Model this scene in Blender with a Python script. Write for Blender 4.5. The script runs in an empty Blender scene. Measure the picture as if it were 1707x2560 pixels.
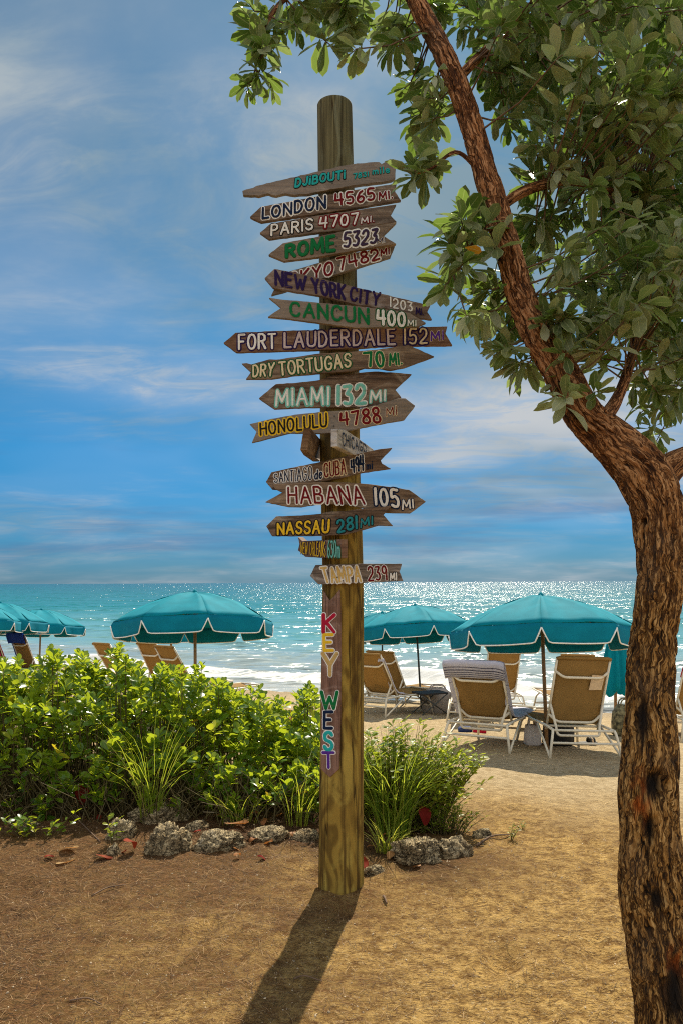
import bpy, bmesh, math, random
import numpy as np
from mathutils import Vector, Matrix, noise
random.seed(7); rng = np.random.default_rng(11)
R = math.radians
S = bpy.context.scene; COL = S.collection

# ------------------------------------------------------------------ camera, sky, sun, exposure
H = 1.5; F = 1991.0; CX, HY = 853.5, 1456.0; ROLL = R(0.27)
cd = bpy.data.cameras.new('camera'); cam = bpy.data.objects.new('camera', cd); COL.objects.link(cam)
cd.sensor_fit = 'AUTO'; cd.sensor_width = 36.0; cd.lens = 36.0*F/2560.0
cd.shift_y = (HY-1280.0)/2560.0; cd.clip_start = 0.05; cd.clip_end = 30000
cam.matrix_world = Matrix.Translation((0, 0, H)) @ Matrix.Rotation(ROLL, 4, 'Y') @ Matrix.Rotation(R(90), 4, 'X')
S.camera = cam
RT = Vector((math.cos(ROLL), 0, -math.sin(ROLL))); UP = Vector((math.sin(ROLL), 0, math.cos(ROLL))); FW = Vector((0, 1, 0))
def ray(px, py): return FW + RT*((px-CX)/F) + UP*((HY-py)/F)
def at(px, py, Y): return Vector((0, 0, H)) + ray(px, py)*Y
def xat(px, Y): return (px-CX)/F*Y

SUN_EL, SUN_AZ = R(47), R(12)
S.view_settings.view_transform = 'Standard'; S.view_settings.look = 'None'
S.view_settings.gamma = 1; S.view_settings.exposure = 0.55
S.cycles.filter_width = 1.1; S.cycles.use_denoising = False
sl = bpy.data.lights.new('sun', 'SUN'); sl.energy = 4.7; sl.angle = R(0.5); sl.color = (1.0, 0.90, 0.73)
so = bpy.data.objects.new('sun', sl); COL.objects.link(so); so.location = (3, 14, 20)
sd = Vector((math.sin(SUN_AZ)*math.cos(SUN_EL), math.cos(SUN_AZ)*math.cos(SUN_EL), math.sin(SUN_EL)))
so.rotation_euler = sd.to_track_quat('Z', 'Y').to_euler()

class NT:
    """terse node-tree builder"""
    def __init__(s, tree): s.t = tree; s.t.nodes.clear()
    def n(s, typ, **kw):
        nd = s.t.nodes.new(typ)
        for k, v in kw.items():
            if k == 'i':
                for a, b in v.items(): s.put(nd, a, b)
            else: setattr(nd, k, v)
        return nd
    def put(s, nd, a, b):
        sock = nd.inputs[a]
        if isinstance(b, bpy.types.NodeSocket): s.t.links.new(b, sock)
        elif isinstance(b, bpy.types.Node): s.t.links.new(b.outputs[0], sock)
        else: sock.default_value = b
    def math(s, op, a, b=0.0, c=None, clamp=False):
        nd = s.n('ShaderNodeMath', operation=op, use_clamp=clamp); s.put(nd, 0, a); s.put(nd, 1, b)
        if c is not None: s.put(nd, 2, c)
        return nd.outputs[0]
    def vmath(s, op, a, b=None):
        nd = s.n('ShaderNodeVectorMath', operation=op); s.put(nd, 0, a)
        if b is not None: s.put(nd, 1, b)
        return nd.outputs[0]
    def mix(s, f, a, b, blend='MIX'):
        nd = s.n('ShaderNodeMix', data_type='RGBA', blend_type=blend)
        s.put(nd, 0, f); s.put(nd, 6, a); s.put(nd, 7, b); return nd.outputs[2]
    def ramp(s, f, stops, interp='LINEAR'):
        nd = s.n('ShaderNodeValToRGB'); s.put(nd, 0, f); cr = nd.color_ramp; cr.interpolation = interp
        while len(cr.elements) < len(stops): cr.elements.new(0.5)
        for e, (p, c) in zip(cr.elements, stops):
            e.position = p; e.color = c if len(c) == 4 else (*c, 1)
        return nd.outputs[0]
    def g(s, f, lo, hi):
        nd = s.n('ShaderNodeMapRange', clamp=True, interpolation_type='SMOOTHSTEP')
        s.put(nd, 0, f); nd.inputs[1].default_value = lo; nd.inputs[2].default_value = hi; return nd.outputs[0]
    def noise(s, vec, scale, detail=4, rough=0.5, dist=0.0, out=0):
        nd = s.n('ShaderNodeTexNoise'); s.put(nd, 'Vector', vec)
        nd.inputs['Scale'].default_value = scale; nd.inputs['Detail'].default_value = detail
        nd.inputs['Roughness'].default_value = rough; nd.inputs['Distortion'].default_value = dist
        return nd.outputs[out]
    def mapping(s, vec, scale=(1, 1, 1), loc=(0, 0, 0), rot=(0, 0, 0)):
        nd = s.n('ShaderNodeMapping'); s.put(nd, 0, vec)
        nd.inputs['Scale'].default_value = scale; nd.inputs['Location'].default_value = loc; nd.inputs['Rotation'].default_value = rot
        return nd.outputs[0]

W = bpy.data.worlds.new('World'); S.world = W; W.use_nodes = True
def build_world():
    k = NT(W.node_tree)
    sky = k.n('ShaderNodeTexSky', sky_type='NISHITA', sun_disc=False, sun_elevation=SUN_EL, sun_rotation=SUN_AZ,
              air_density=1.0, dust_density=0.3, ozone_density=2.5)
    tc = k.n('ShaderNodeTexCoord'); d = tc.outputs['Generated']
    sep = k.n('ShaderNodeSeparateXYZ', i={0: d}); z = sep.outputs[2]
    # grade of the air: a clear tropical sky, deep blue down to the sea
    tint = k.ramp(k.math('ADD', z, 0.0, clamp=True), [(0.0, (0.08, 0.21, 0.42)), (0.05, (0.05, 0.24, 0.47)), (0.16, (0.03, 0.34, 0.56)),
                         (0.30, (0.06, 0.41, 0.56)), (0.48, (0.08, 0.39, 0.51)), (0.62, (0.08, 0.36, 0.47)), (0.80, (0.8, 0.9, 1.0)), (1.0, (1, 1, 1))])
    base = k.mix(1.0, sky.outputs[0], tint, 'MULTIPLY')
    # clouds lie on a high flat layer: project the direction on it
    zz = k.math('MAXIMUM', k.math('ADD', z, 0.15), 0.02)
    P = k.n('ShaderNodeCombineXYZ', i={0: k.math('DIVIDE', sep.outputs[0], zz), 1: k.math('DIVIDE', sep.outputs[1], zz), 2: 0.0}).outputs[0]
    warp = k.noise(k.mapping(P, (0.5, 0.5, 1)), 1.2, 3, 0.5, 0, 1)
    P2 = k.vmath('ADD', P, k.vmath('MULTIPLY', k.vmath('SUBTRACT', warp, (0.5, 0.5, 0.5)), (.85, .85, 0)))
    big = k.noise(k.mapping(P2, (0.45, 0.50, 1), (3.1, 1.7, 0), (0, 0, R(38))), 1.35, 7, 0.60)
    wisp = k.noise(k.mapping(P2, (0.42, 1.05, 1), (7.3, 2.2, 0), (0, 0, R(-40))), 1.7, 8, 0.62)
    m1 = k.g(big, 0.44, 0.68); m2 = k.g(wisp, 0.46, 0.70)
    fine = k.noise(k.mapping(P2, (1.6, 3.4, 1), (2, 4, 0), (0, 0, R(35))), 1.8, 9, 0.66, 1.2)
    m2 = k.math('MULTIPLY', m2, k.math('ADD', .35, k.math('MULTIPLY', k.g(fine, .36, .62), .85)))
    m1 = k.math('MULTIPLY', m1, k.math('ADD', .50, k.math('MULTIPLY', k.g(fine, .34, .64), .60)))
    m = k.math('MULTIPLY', k.math('ADD', k.math('MULTIPLY', m1, 0.88), k.math('MULTIPLY', m2, 0.46), clamp=True), 0.90)
    m = k.math('ADD', m, k.math('MULTIPLY', k.g(k.noise(k.mapping(P2, (0.2, 0.2, 1), (4, 9, 0)), 1.0, 3), .32, .62), .40), clamp=True)
    m = k.math('MULTIPLY', m, k.math('ADD', .60, k.math('MULTIPLY', k.g(z, .03, .20), .40)))
    sh = k.noise(k.mapping(P2, (0.8, 0.8, 1), (1, 5, 0)), 1.2, 3)
    cc = k.mix(k.g(sh, 0.35, 0.65), (1.55, 2.3, 2.8, 1), (3.75, 3.95, 4.15, 1))
    out = k.mix(m, base, cc)
    # low dark streaks of stratus just over the sea
    st = k.noise(k.mapping(d, (2.2, 2.2, 26), (0.4, 0, 0.3)), 1.0, 5, 0.55)
    sm = k.math('MULTIPLY', k.g(st, 0.50, 0.66), k.math('MULTIPLY', k.g(z, 0.005, 0.04), k.math('SUBTRACT', 1.0, k.g(z, 0.10, 0.22))))
    out = k.mix(k.math('MULTIPLY', sm, 0.42), out, (0.75, 1.25, 2.4, 1))
    # bright cloud bank added out of view behind the camera, fill for shaded sides
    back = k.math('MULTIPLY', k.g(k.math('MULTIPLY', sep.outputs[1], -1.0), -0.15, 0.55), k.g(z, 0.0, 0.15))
    fill_noise = k.noise(k.mapping(d, (2.2, 2.2, 3.5)), 1.2, 5, 0.55)
    out = k.mix(k.math('MULTIPLY', back, k.g(fill_noise, 0.25, 0.5)), out, (7.2, 7.1, 7.0, 1))
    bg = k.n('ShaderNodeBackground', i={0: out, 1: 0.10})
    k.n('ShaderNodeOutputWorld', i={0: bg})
build_world()

# ------------------------------------------------------------------ helpers
def link(o): COL.objects.link(o); return o
def tag(o, label=None, cat=None, group=None, kind=None):
    if label: o['label'] = label
    if cat: o['category'] = cat
    if group: o['group'] = group
    if kind: o['kind'] = kind
    return o
def thing(name, label, cat, loc=(0, 0, 0), rz=0.0, group=None):
    o = bpy.data.objects.new(name, None); o.empty_display_size = 0.1; link(o)
    o.location = loc; o.rotation_euler = (0, 0, rz)
    return tag(o, label, cat, group)
def new_obj(name, verts, faces, mats, parent=None, smooth=False, mat_idx=None, world=False):
    me = bpy.data.meshes.new(name)
    me.from_pydata([tuple(v) for v in verts] if not isinstance(verts, np.ndarray) else verts.tolist(), [], faces if isinstance(faces, list) else faces.tolist())
    for m in (mats if isinstance(mats, (list, tuple)) else [mats]): me.materials.append(m)
    if smooth: me.polygons.foreach_set('use_smooth', [True]*len(me.polygons))
    if mat_idx is not None: me.polygons.foreach_set('material_index', mat_idx)
    me.update()
    o = link(bpy.data.objects.new(name, me))
    if parent is not None:
        o.parent = parent
        if world: o.matrix_parent_inverse = parent.matrix_basis.inverted()
    return o
class MB:
    def __init__(s): s.v = []; s.f = []; s.mi = []
    def add(s, vs, fs, mi=0):
        b = len(s.v); s.v += [Vector(v) for v in vs]; s.f += [[b+i for i in f] for f in fs]; s.mi += [mi]*len(fs); return s
    def box(s, c, h, rot=None, mi=0):
        vs = [Vector((x*h[0], y*h[1], z*h[2])) for x in (-1, 1) for y in (-1, 1) for z in (-1, 1)]
        if rot is not None: vs = [rot @ v for v in vs]
        c = Vector(c)
        return s.add([v+c for v in vs], [(0, 1, 3, 2), (4, 6, 7, 5), (0, 4, 5, 1), (2, 3, 7, 6), (0, 2, 6, 4), (1, 5, 7, 3)], mi)
    def tube(s, pts, r, n=8, mi=0, cap=True):
        pts = [Vector(p) for p in pts]; rs = r if isinstance(r, (list, tuple)) else [r]*len(pts)
        b = len(s.v); up = None
        for i, p in enumerate(pts):
            t = (pts[min(i+1, len(pts)-1)]-pts[max(i-1, 0)]).normalized()
            if up is None: up = t.orthogonal().normalized()
            up = (up - t*up.dot(t)); up = up.normalized() if up.length > 1e-6 else t.orthogonal().normalized()
            q = t.cross(up)
            for j in range(n):
                a = 2*math.pi*j/n; s.v.append(p+(up*math.cos(a)+q*math.sin(a))*rs[i])
        for i in range(len(pts)-1):
            for j in range(n):
                s.f.append([b+i*n+j, b+i*n+(j+1) % n, b+(i+1)*n+(j+1) % n, b+(i+1)*n+j]); s.mi.append(mi)
        if cap:
            s.f.append([b+j for j in range(n)][::-1]); e = b+(len(pts)-1)*n; s.f.append([e+j for j in range(n)]); s.mi += [mi, mi]
        return s
    def build(s, name, mats, parent=None, smooth=False, world=False):
        return new_obj(name, s.v, s.f, mats, parent, smooth, s.mi, world)
def catmull(pts, n=6):
    """smooth polyline; points are Vectors or tuples of any length"""
    P = [np.array(p, float) for p in pts]; P = [2*P[0]-P[1]] + P + [2*P[-1]-P[-2]]; out = []
    for i in range(1, len(P)-2):
        for k in range(n):
            t = k/n; a, b, c, d = P[i-1], P[i], P[i+1], P[i+2]
            out.append(0.5*((2*b)+(-a+c)*t+(2*a-5*b+4*c-d)*t*t+(-a+3*b-3*c+d)*t**3))
    out.append(P[-2]); return out
def bent(pts, r=0.05, n=5):
    """polyline with rounded corners"""
    P = [Vector(p) for p in pts]; out = [P[0]]
    for i in range(1, len(P)-1):
        a, b, c = P[i-1], P[i], P[i+1]; ra = min(r, (a-b).length*.45, (c-b).length*.45)
        u = b+(a-b).normalized()*ra; w = b+(c-b).normalized()*ra
        for k in range(n+1):
            t = k/n; out.append(u*(1-t)**2+b*2*t*(1-t)+w*t*t)
    out.append(P[-1]); return out

U_SHORE, SLOPE, SEA_Z = 16.9, 0.0756, -0.90
def gz0(x, y):
    u = y+0.5*x; k = u-5.0
    if k <= -1: z = 0.0
    elif k < 1: z = -SLOPE*(k+1)**2/4
    else: z = -SLOPE*k
    if z < -1.8: z = -1.8-(-1.8-z)*0.02
    return max(z, -4.0)
_fr = random.Random(5)
DENTS = [(_fr.uniform(-1.9, 2.2), _fr.uniform(2.5, 7.5), _fr.uniform(-.5, .5), _fr.uniform(.010, .022)) for _ in range(95)]
def dents(x, y):
    z = 0.0
    for (a, b, t, d) in DENTS:
        dx, dy = x-a, y-b
        if abs(dx) < .3 and abs(dy) < .3:
            c, s_ = math.cos(t), math.sin(t); p, q = (dx*c+dy*s_)/.055, (-dx*s_+dy*c)/.13; r = p*p+q*q
            if r < 6: z += d*(-math.exp(-r*.9)+.55*math.exp(-(math.sqrt(r)-1.7)**2*3))
    return z
def gz(x, y):
    z = gz0(x, y)
    if -8 < x < 12 and 1 < y < 20:
        z += 0.014*noise.noise((x*1.1, y*1.1, 3.3)) + 0.008*noise.noise((x*3.7, y*4.6, 7.7)) + 0.006*noise.noise((x*9, y*9, 1.7)) + (dents(x, y) if 2.3 < y < 7.8 and abs(x) < 2.6 else 0)
    return z
def ground_at(px, py):
    """point where the ray through px, py meets the ground"""
    d = ray(px, py); t = 1.0
    for _ in range(60):
        p = Vector((0, 0, H))+d*t; e = p.z-gz(p.x, p.y); t += e/max(0.05, -d.z)*0.7
    p = Vector((0, 0, H))+d*t; return Vector((p.x, p.y, gz(p.x, p.y)))

# ------------------------------------------------------------------ materials
def mat(name):
    m = bpy.data.materials.new(name); m.use_nodes = True; return m, NT(m.node_tree)
def principled(k, col, rough=0.7, normal=None, spec=0.5, **kw):
    b = k.n('ShaderNodeBsdfPrincipled'); k.put(b, 'Base Color', col); k.put(b, 'Roughness', rough); k.put(b, 'Specular IOR Level', spec)
    if normal is not None: k.put(b, 'Normal', normal)
    for a, v in kw.items(): k.put(b, a.replace('_', ' '), v)
    return b
def bump(k, h, strength=0.4, dist=0.01):
    return k.n('ShaderNodeBump', i={'Strength': strength, 'Distance': dist, 'Height': h}).outputs[0]
def done(k, sh): k.n('ShaderNodeOutputMaterial', i={0: sh})
def simple(name, c, rough=0.6, var=0.12, scale=30, spec=0.4, bmp=0.15):
    m, k = mat(name); o = k.n('ShaderNodeTexCoord').outputs['Object']; nz = k.noise(o, scale, 4)
    a = tuple(x*(1-var) for x in c); b = tuple(min(1, x*(1+var)) for x in c)
    done(k, principled(k, k.mix(k.g(nz, .3, .7), (*a, 1), (*b, 1)), rough, bump(k, nz, bmp, 0.004), spec)); return m

def board_mat(name, dark, mid, light, vertical=False):
    m, k = mat(name); o = k.n('ShaderNodeTexCoord').outputs['Object']; rnd = k.n('ShaderNodeObjectInfo').outputs['Random']
    off = k.n('ShaderNodeCombineXYZ', i={0: k.math('MULTIPLY', rnd, 37.0), 1: 0.0, 2: k.math('MULTIPLY', rnd, 11.0)}).outputs[0]
    p = k.vmath('ADD', o, off); sc = (26, 26, 1.6) if vertical else (1.8, 1.8, 30)
    g1 = k.noise(k.mapping(p, sc), 1.0, 6, 0.62, 0.6); g2 = k.noise(k.mapping(p, tuple(3*x for x in sc)), 1.5, 4, 0.6)
    blot = k.noise(k.mapping(p, (6, 6, 14)), 1.0, 6, 0.7, 0.8)
    c = k.mix(k.g(g1, .30, .70), (*dark, 1), (*mid, 1)); c = k.mix(k.math('MULTIPLY', k.g(blot, .48, .72), .75), c, (*light, 1))
    c = k.mix(k.math('MULTIPLY', k.g(g2, .50, .66), .65), c, tuple(.45*x for x in dark)+(1,))
    c = k.mix(k.g(rnd, .45, .95), c, k.mix(.55, c, (.30, .27, .24, 1))); c = k.mix(k.math('SUBTRACT', 1.0, k.g(rnd, .05, .35)), c, k.mix(.35, c, (.24, .11, .06, 1)))
    h = k.math('ADD', g1, k.math('MULTIPLY', g2, .5))
    done(k, principled(k, c, .82, bump(k, h, .55, .006), .25)); return m
M = {}
M['board'] = board_mat('weathered_brown_wood', (.060, .038, .026), (.225, .152, .105), (.40, .335, .265))
M['board_grey'] = board_mat('weathered_grey_wood', (.085, .068, .058), (.24, .195, .165), (.50, .47, .45))
M['board_tan'] = board_mat('tan_wood', (.10, .066, .044), (.26, .185, .125), (.40, .32, .235))
M['board_white'] = board_mat('whitewashed_wood', (.30, .28, .27), (.66, .65, .64), (.80, .80, .80))
M['board_dark'] = board_mat('dark_bare_wood', (.04, .022, .013), (.13, .075, .042), (.22, .15, .10))
M['board_vert'] = board_mat('vertical_brown_wood', (.13, .07, .05), (.27, .155, .115), (.36, .25, .21), True)

def post_mat():
    m, k = mat('treated_pine_post'); o = k.n('ShaderNodeTexCoord').outputs['Object']
    ln = k.noise(k.mapping(o, (1, 1, .35)), 5.5, 2, .5, 0)
    ring = k.math('SINE', k.math('ADD', k.math('MULTIPLY', ln, 58.0), k.math('MULTIPLY', k.noise(k.mapping(o, (1, 1, .2)), 14, 3), 9.0)))
    st = k.noise(k.mapping(o, (38, 38, 1.3)), 1.0, 7, .66, .4); bl = k.noise(k.mapping(o, (9, 9, 2.6)), 1.0, 4, .6, 1.2)
    z = k.n('ShaderNodeSeparateXYZ', i={0: o}).outputs[2]
    spl = k.math('SUBTRACT', 1.0, k.g(k.math('ABSOLUTE', k.math('SUBTRACT', k.noise(k.mapping(o, (15, 15, .55)), 1.0, 3, .5), .5)), .0, .016))
    new = k.mix(k.math('MULTIPLY', k.g(ring, -.7, 1.0), .75), (.30, .195, .040, 1), (.11, .065, .016, 1))
    new = k.mix(k.math('MULTIPLY', k.g(bl, .48, .66), .8), new, (.42, .31, .07, 1))
    new = k.mix(k.math('MULTIPLY', k.g(st, .46, .66), .85), new, (.075, .042, .014, 1))
    old = k.mix(k.g(st, .3, .68), (.05, .043, .022, 1), (.18, .16, .08, 1)); old = k.mix(k.math('MULTIPLY', k.g(bl, .5, .7), .5), old, (.27, .28, .18, 1))
    c = k.mix(k.g(z, 1.6, 3.1), new, old); c = k.mix(k.math('MULTIPLY', spl, .8), c, (.03, .018, .008, 1))
    done(k, principled(k, c, .78, bump(k, k.math('SUBTRACT', st, k.math('MULTIPLY', spl, 1.2)), .6, .008), .08)); return m
M['post'] = post_mat()

def paint(name, c):
    m, k = mat('paint_'+name); o = k.n('ShaderNodeTexCoord').outputs['Object']
    wear = k.noise(k.mapping(o, (12, 12, 70)), 1.0, 5, .65); pat = k.noise(o, 60, 3)
    col = k.mix(k.g(pat, .35, .7), tuple(.88*x for x in c)+(1,), (*c, 1))
    col = k.mix(k.math('MULTIPLY', k.g(wear, .60, .74), .65), col, (.22, .14, .085, 1))
    done(k, principled(k, col, .7, bump(k, wear, .2, .003), .15)); return m
PC = dict(white=(.86, .86, .83), cream=(.78, .66, .44), navy=(.006, .018, .060), red=(.17, .006, .010), purple=(.022, .010, .075), green=(.004, .17, .05),
          teal=(.02, .42, .42), aqua=(.20, .58, .50), yellow=(.85, .56, .03), black=(.015, .014, .014), tan=(.56, .40, .15), plum=(.05, .03, .07),
          grape=(.10, .03, .30), crimson=(.45, .012, .045), darkgreen=(.015, .10, .035), dteal=(.02, .25, .30), sand=(.70, .50, .18), lilac=(.62, .52, .52))
for n_, c_ in PC.items(): M[n_] = paint(n_, c_)

def bark_mat():
    m, k = mat('furrowed_bark'); o = k.n('ShaderNodeTexCoord').outputs['Object']
    at_ = k.n('ShaderNodeAttribute', attribute_name='relief').outputs['Fac']; ho = k.n('ShaderNodeAttribute', attribute_name='burn').outputs['Fac']
    og = k.n('ShaderNodeAttribute', attribute_name='orange').outputs['Fac']
    tv = k.n('ShaderNodeAttribute', attribute_name='tube').outputs['Vector']; b = k.noise(o, 5, 4)
    tv = k.vmath('ADD', tv, k.vmath('MULTIPLY', k.vmath('SUBTRACT', k.noise(tv, 9, 3, .6, 0, 1), (.5, .5, .5)), (.05, .05, .02)))
    f = k.noise(k.mapping(tv, (110, 110, 11)), 1.0, 6, .75, .5)
    c1 = k.math('ABSOLUTE', k.math('SUBTRACT', k.noise(k.mapping(tv, (42, 42, 4.0)), 1.0, 3, .55, .3), .5))
    c2 = k.math('ABSOLUTE', k.math('SUBTRACT', k.noise(k.mapping(tv, (80, 80, 8), (4, 2, 1)), 1.0, 3, .55, .3), .5))
    pl = k.math('MULTIPLY', k.g(c1, .004, .050), k.math('ADD', .35, k.math('MULTIPLY', k.g(c2, .005, .05), .65)))
    v = k.math('ADD', k.math('MULTIPLY', pl, .42), k.math('ADD', k.math('MULTIPLY', k.g(f, .30, .70), .42), k.math('MULTIPLY', at_, .14)))
    hgt = k.math('ADD', pl, k.math('MULTIPLY', f, .5))
    z = k.n('ShaderNodeSeparateXYZ', i={0: o}).outputs[2]
    lo = k.ramp(v, [(.20, (.006, .003, .001)), (.42, (.085, .036, .008)), (.72, (.30, .150, .036)), (1.0, (.64, .41, .16))])
    up = k.ramp(v, [(.18, (.020, .007, .003)), (.38, (.11, .040, .013)), (.66, (.30, .125, .045)), (1.0, (.58, .33, .17))])
    c = k.mix(k.g(z, 1.2, 2.2), lo, up)
    c = k.mix(k.math('MULTIPLY', k.g(b, .5, .7), .35), c, (.13, .095, .065, 1))
    c = k.mix(og, c, (.42, .10, .012, 1)); c = k.mix(ho, c, (.010, .006, .004, 1))
    done(k, principled(k, c, .85, bump(k, hgt, .9, .012), .25)); return m
M['bark'] = bark_mat()
M['twig'] = simple('twig_bark', (.14, .085, .05), .85, .3, 40)

def leaf_mat(name, ramp_stops, trans, rough=.5, spec=.4, tmix=.4, gain=1.0, rim=0.0):
    m, k = mat(name); t = k.n('ShaderNodeAttribute', attribute_name='tone').outputs['Fac']; o = k.n('ShaderNodeTexCoord').outputs['Object']
    c = k.ramp(t, ramp_stops); n = k.noise(o, 55, 3); c = k.mix(k.math('MULTIPLY', k.g(n, .4, .7), .25), c, (.5, .55, .3, 1), 'MULTIPLY')
    e = k.n('ShaderNodeAttribute', attribute_name='edge').outputs['Fac']; rimf = k.math('MAXIMUM', k.g(e, .80, .98), k.math('SUBTRACT', 1.0, k.g(e, .0, .10)))
    c = k.mix(k.math('MULTIPLY', rimf, rim), c, (.52, .54, .30, 1))
    p = principled(k, c, rough, bump(k, n, .15, .003), spec)
    tr = k.n('ShaderNodeBsdfTranslucent'); k.put(tr, 0, k.mix(1.0, k.mix(.5, c, (*trans, 1)), (gain, gain, gain, 1), 'MULTIPLY'))
    done(k, k.n('ShaderNodeMixShader', i={0: tmix, 1: p, 2: tr})); return m
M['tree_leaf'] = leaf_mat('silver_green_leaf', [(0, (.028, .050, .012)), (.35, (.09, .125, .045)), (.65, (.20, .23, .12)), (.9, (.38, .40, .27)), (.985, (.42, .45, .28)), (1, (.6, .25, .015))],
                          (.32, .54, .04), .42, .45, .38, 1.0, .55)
M['hedge_leaf'] = leaf_mat('glossy_green_leaf', [(0, (.035, .11, .010)), (.45, (.075, .185, .010)), (.8, (.22, .33, .02)), (.955, (.42, .42, .04)), (.975, (.55, .42, .03)), (1, (.50, .16, .015))],
                           (.80, .86, .03), .26, .5, .50, 1.0, .25)
M['grass'] = leaf_mat('beach_grass', [(0, (.06, .14, .012)), (.5, (.17, .27, .03)), (.8, (.36, .38, .06)), (1, (.48, .36, .12))], (.72, .82, .05), .4, .45, .48)
M['weed'] = leaf_mat('yellow_green_weed', [(0, (.08, .16, .012)), (.5, (.19, .28, .03)), (.85, (.36, .38, .05)), (1, (.48, .36, .12))], (.80, .84, .05), .4, .4, .50)
M['stem'] = simple('olive_stem', (.085, .065, .02), .7, .35, 20)
M['dry'] = leaf_mat('dead_leaf', [(0, (.30, .10, .03)), (.5, (.40, .20, .06)), (1, (.50, .32, .14))], (.55, .18, .03), .6, .3, .3)
M['dry_red'] = leaf_mat('red_dead_leaf', [(0, (.16, .012, .01)), (.5, (.24, .03, .012)), (1, (.26, .06, .025))], (.30, .02, .01), .7, .08, .10)

def rock_mat():
    m, k = mat('pitted_limestone'); o = k.n('ShaderNodeTexCoord').outputs['Object']; rnd = k.n('ShaderNodeObjectInfo').outputs['Random']
    p = k.vmath('ADD', o, k.n('ShaderNodeCombineXYZ', i={0: k.math('MULTIPLY', rnd, 9.0)}).outputs[0])
    a = k.noise(p, 13, 6, .7, .8); b = k.noise(k.mapping(p, (1, 1, .6)), 60, 5, .72, 1.0); v = k.n('ShaderNodeTexVoronoi', i={'Vector': p, 'Scale': 34.0}).outputs[0]
    c = k.mix(k.g(a, .3, .65), (.25, .175, .085, 1), (.60, .48, .28, 1)); c = k.mix(k.math('MULTIPLY', k.g(b, .54, .68), .6), c, (.06, .05, .034, 1))
    c = k.mix(k.math('MULTIPLY', k.g(a, .58, .75), .6), c, (.72, .66, .52, 1))
    cr = k.math('ABSOLUTE', k.math('SUBTRACT', k.noise(k.mapping(p, (1, 1, .7)), 17, 4, .6, .8), .5)); cr2 = k.math('ABSOLUTE', k.math('SUBTRACT', k.noise(p, 44, 3, .6, .5), .5))
    hol = k.math('MULTIPLY', k.g(cr, .0, .035), k.math('ADD', .6, k.math('MULTIPLY', k.g(cr2, .0, .05), .4)))
    c = k.mix(k.math('ADD', .12, k.math('MULTIPLY', hol, .88)), (.028, .022, .014, 1), c)
    h = k.math('ADD', k.math('MULTIPLY', hol, .8), k.math('ADD', a, k.math('ADD', k.math('MULTIPLY', b, .6), k.math('MULTIPLY', v, .5))))
    done(k, principled(k, c, .9, bump(k, h, .9, .02), .2)); return m
M['rock'] = rock_mat()

def ground_mat():
    m, k = mat('sand_and_litter'); o = k.n('ShaderNodeTexCoord').outputs['Object']; s = k.n('ShaderNodeSeparateXYZ', i={0: o})
    x, y = s.outputs[0], s.outputs[1]; u = k.math('ADD', y, k.math('MULTIPLY', x, .5))
    n1 = k.noise(o, 1.3, 5, .6); n2 = k.noise(o, 13, 7, .74); n3 = k.noise(o, 55, 6, .8); n4 = k.noise(k.mapping(o, (26, 70, 26)), 1.0, 4, .7, 1.5)
    near = k.mix(k.g(n2, .32, .64), (.25, .130, .036, 1), (.74, .47, .155, 1))
    near = k.mix(k.math('MULTIPLY', k.g(n4, .50, .60), .8), near, (.10, .045, .015, 1))
    near = k.mix(k.math('MULTIPLY', k.g(n3, .54, .64), .6), near, (.86, .64, .32, 1))
    # brown needle litter: by the hedge and over the western side of the path
    lit = k.math('MULTIPLY', k.g(k.math('ADD', k.math('ADD', k.math('MULTIPLY', x, -.42), k.math('MULTIPLY', y, .30)), k.math('MULTIPLY', k.math('SUBTRACT', n1, .5), 2.6)), 0.45, 1.7), k.math('SUBTRACT', 1.0, k.g(u, 5.2, 6.8)))
    litc = k.mix(k.g(n4, .38, .62), (.035, .016, .008, 1), (.26, .125, .05, 1)); litc = k.mix(k.math('MULTIPLY', k.g(n3, .58, .72), .5), litc, (.58, .40, .21, 1))
    near = k.mix(k.math('MULTIPLY', lit, .84), near, litc)
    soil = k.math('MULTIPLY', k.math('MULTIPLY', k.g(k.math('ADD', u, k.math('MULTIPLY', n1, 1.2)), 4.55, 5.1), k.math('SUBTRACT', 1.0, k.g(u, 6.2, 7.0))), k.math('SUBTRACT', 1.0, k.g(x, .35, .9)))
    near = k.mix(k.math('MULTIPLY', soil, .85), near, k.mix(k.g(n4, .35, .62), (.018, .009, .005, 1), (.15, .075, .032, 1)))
    far = k.mix(k.g(n2, .3, .7), (.42, .30, .15, 1), (.72, .56, .33, 1)); far = k.mix(k.math('MULTIPLY', k.g(n3, .55, .7), .3), far, (.78, .68, .50, 1))
    c = k.mix(k.g(k.math('ADD', u, k.math('MULTIPLY', n1, 2.0)), 6.2, 9.0), near, far)
    c = k.mix(k.math('MULTIPLY', k.g(u, 15.0, 16.4), .45), c, (.30, .24, .17, 1))
    h = k.math('ADD', k.math('MULTIPLY', n2, 1.3), k.math('ADD', k.math('MULTIPLY', n3, .45), k.math('MULTIPLY', n4, .35)))
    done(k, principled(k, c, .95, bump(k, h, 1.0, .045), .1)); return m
M['ground'] = ground_mat()

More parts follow.
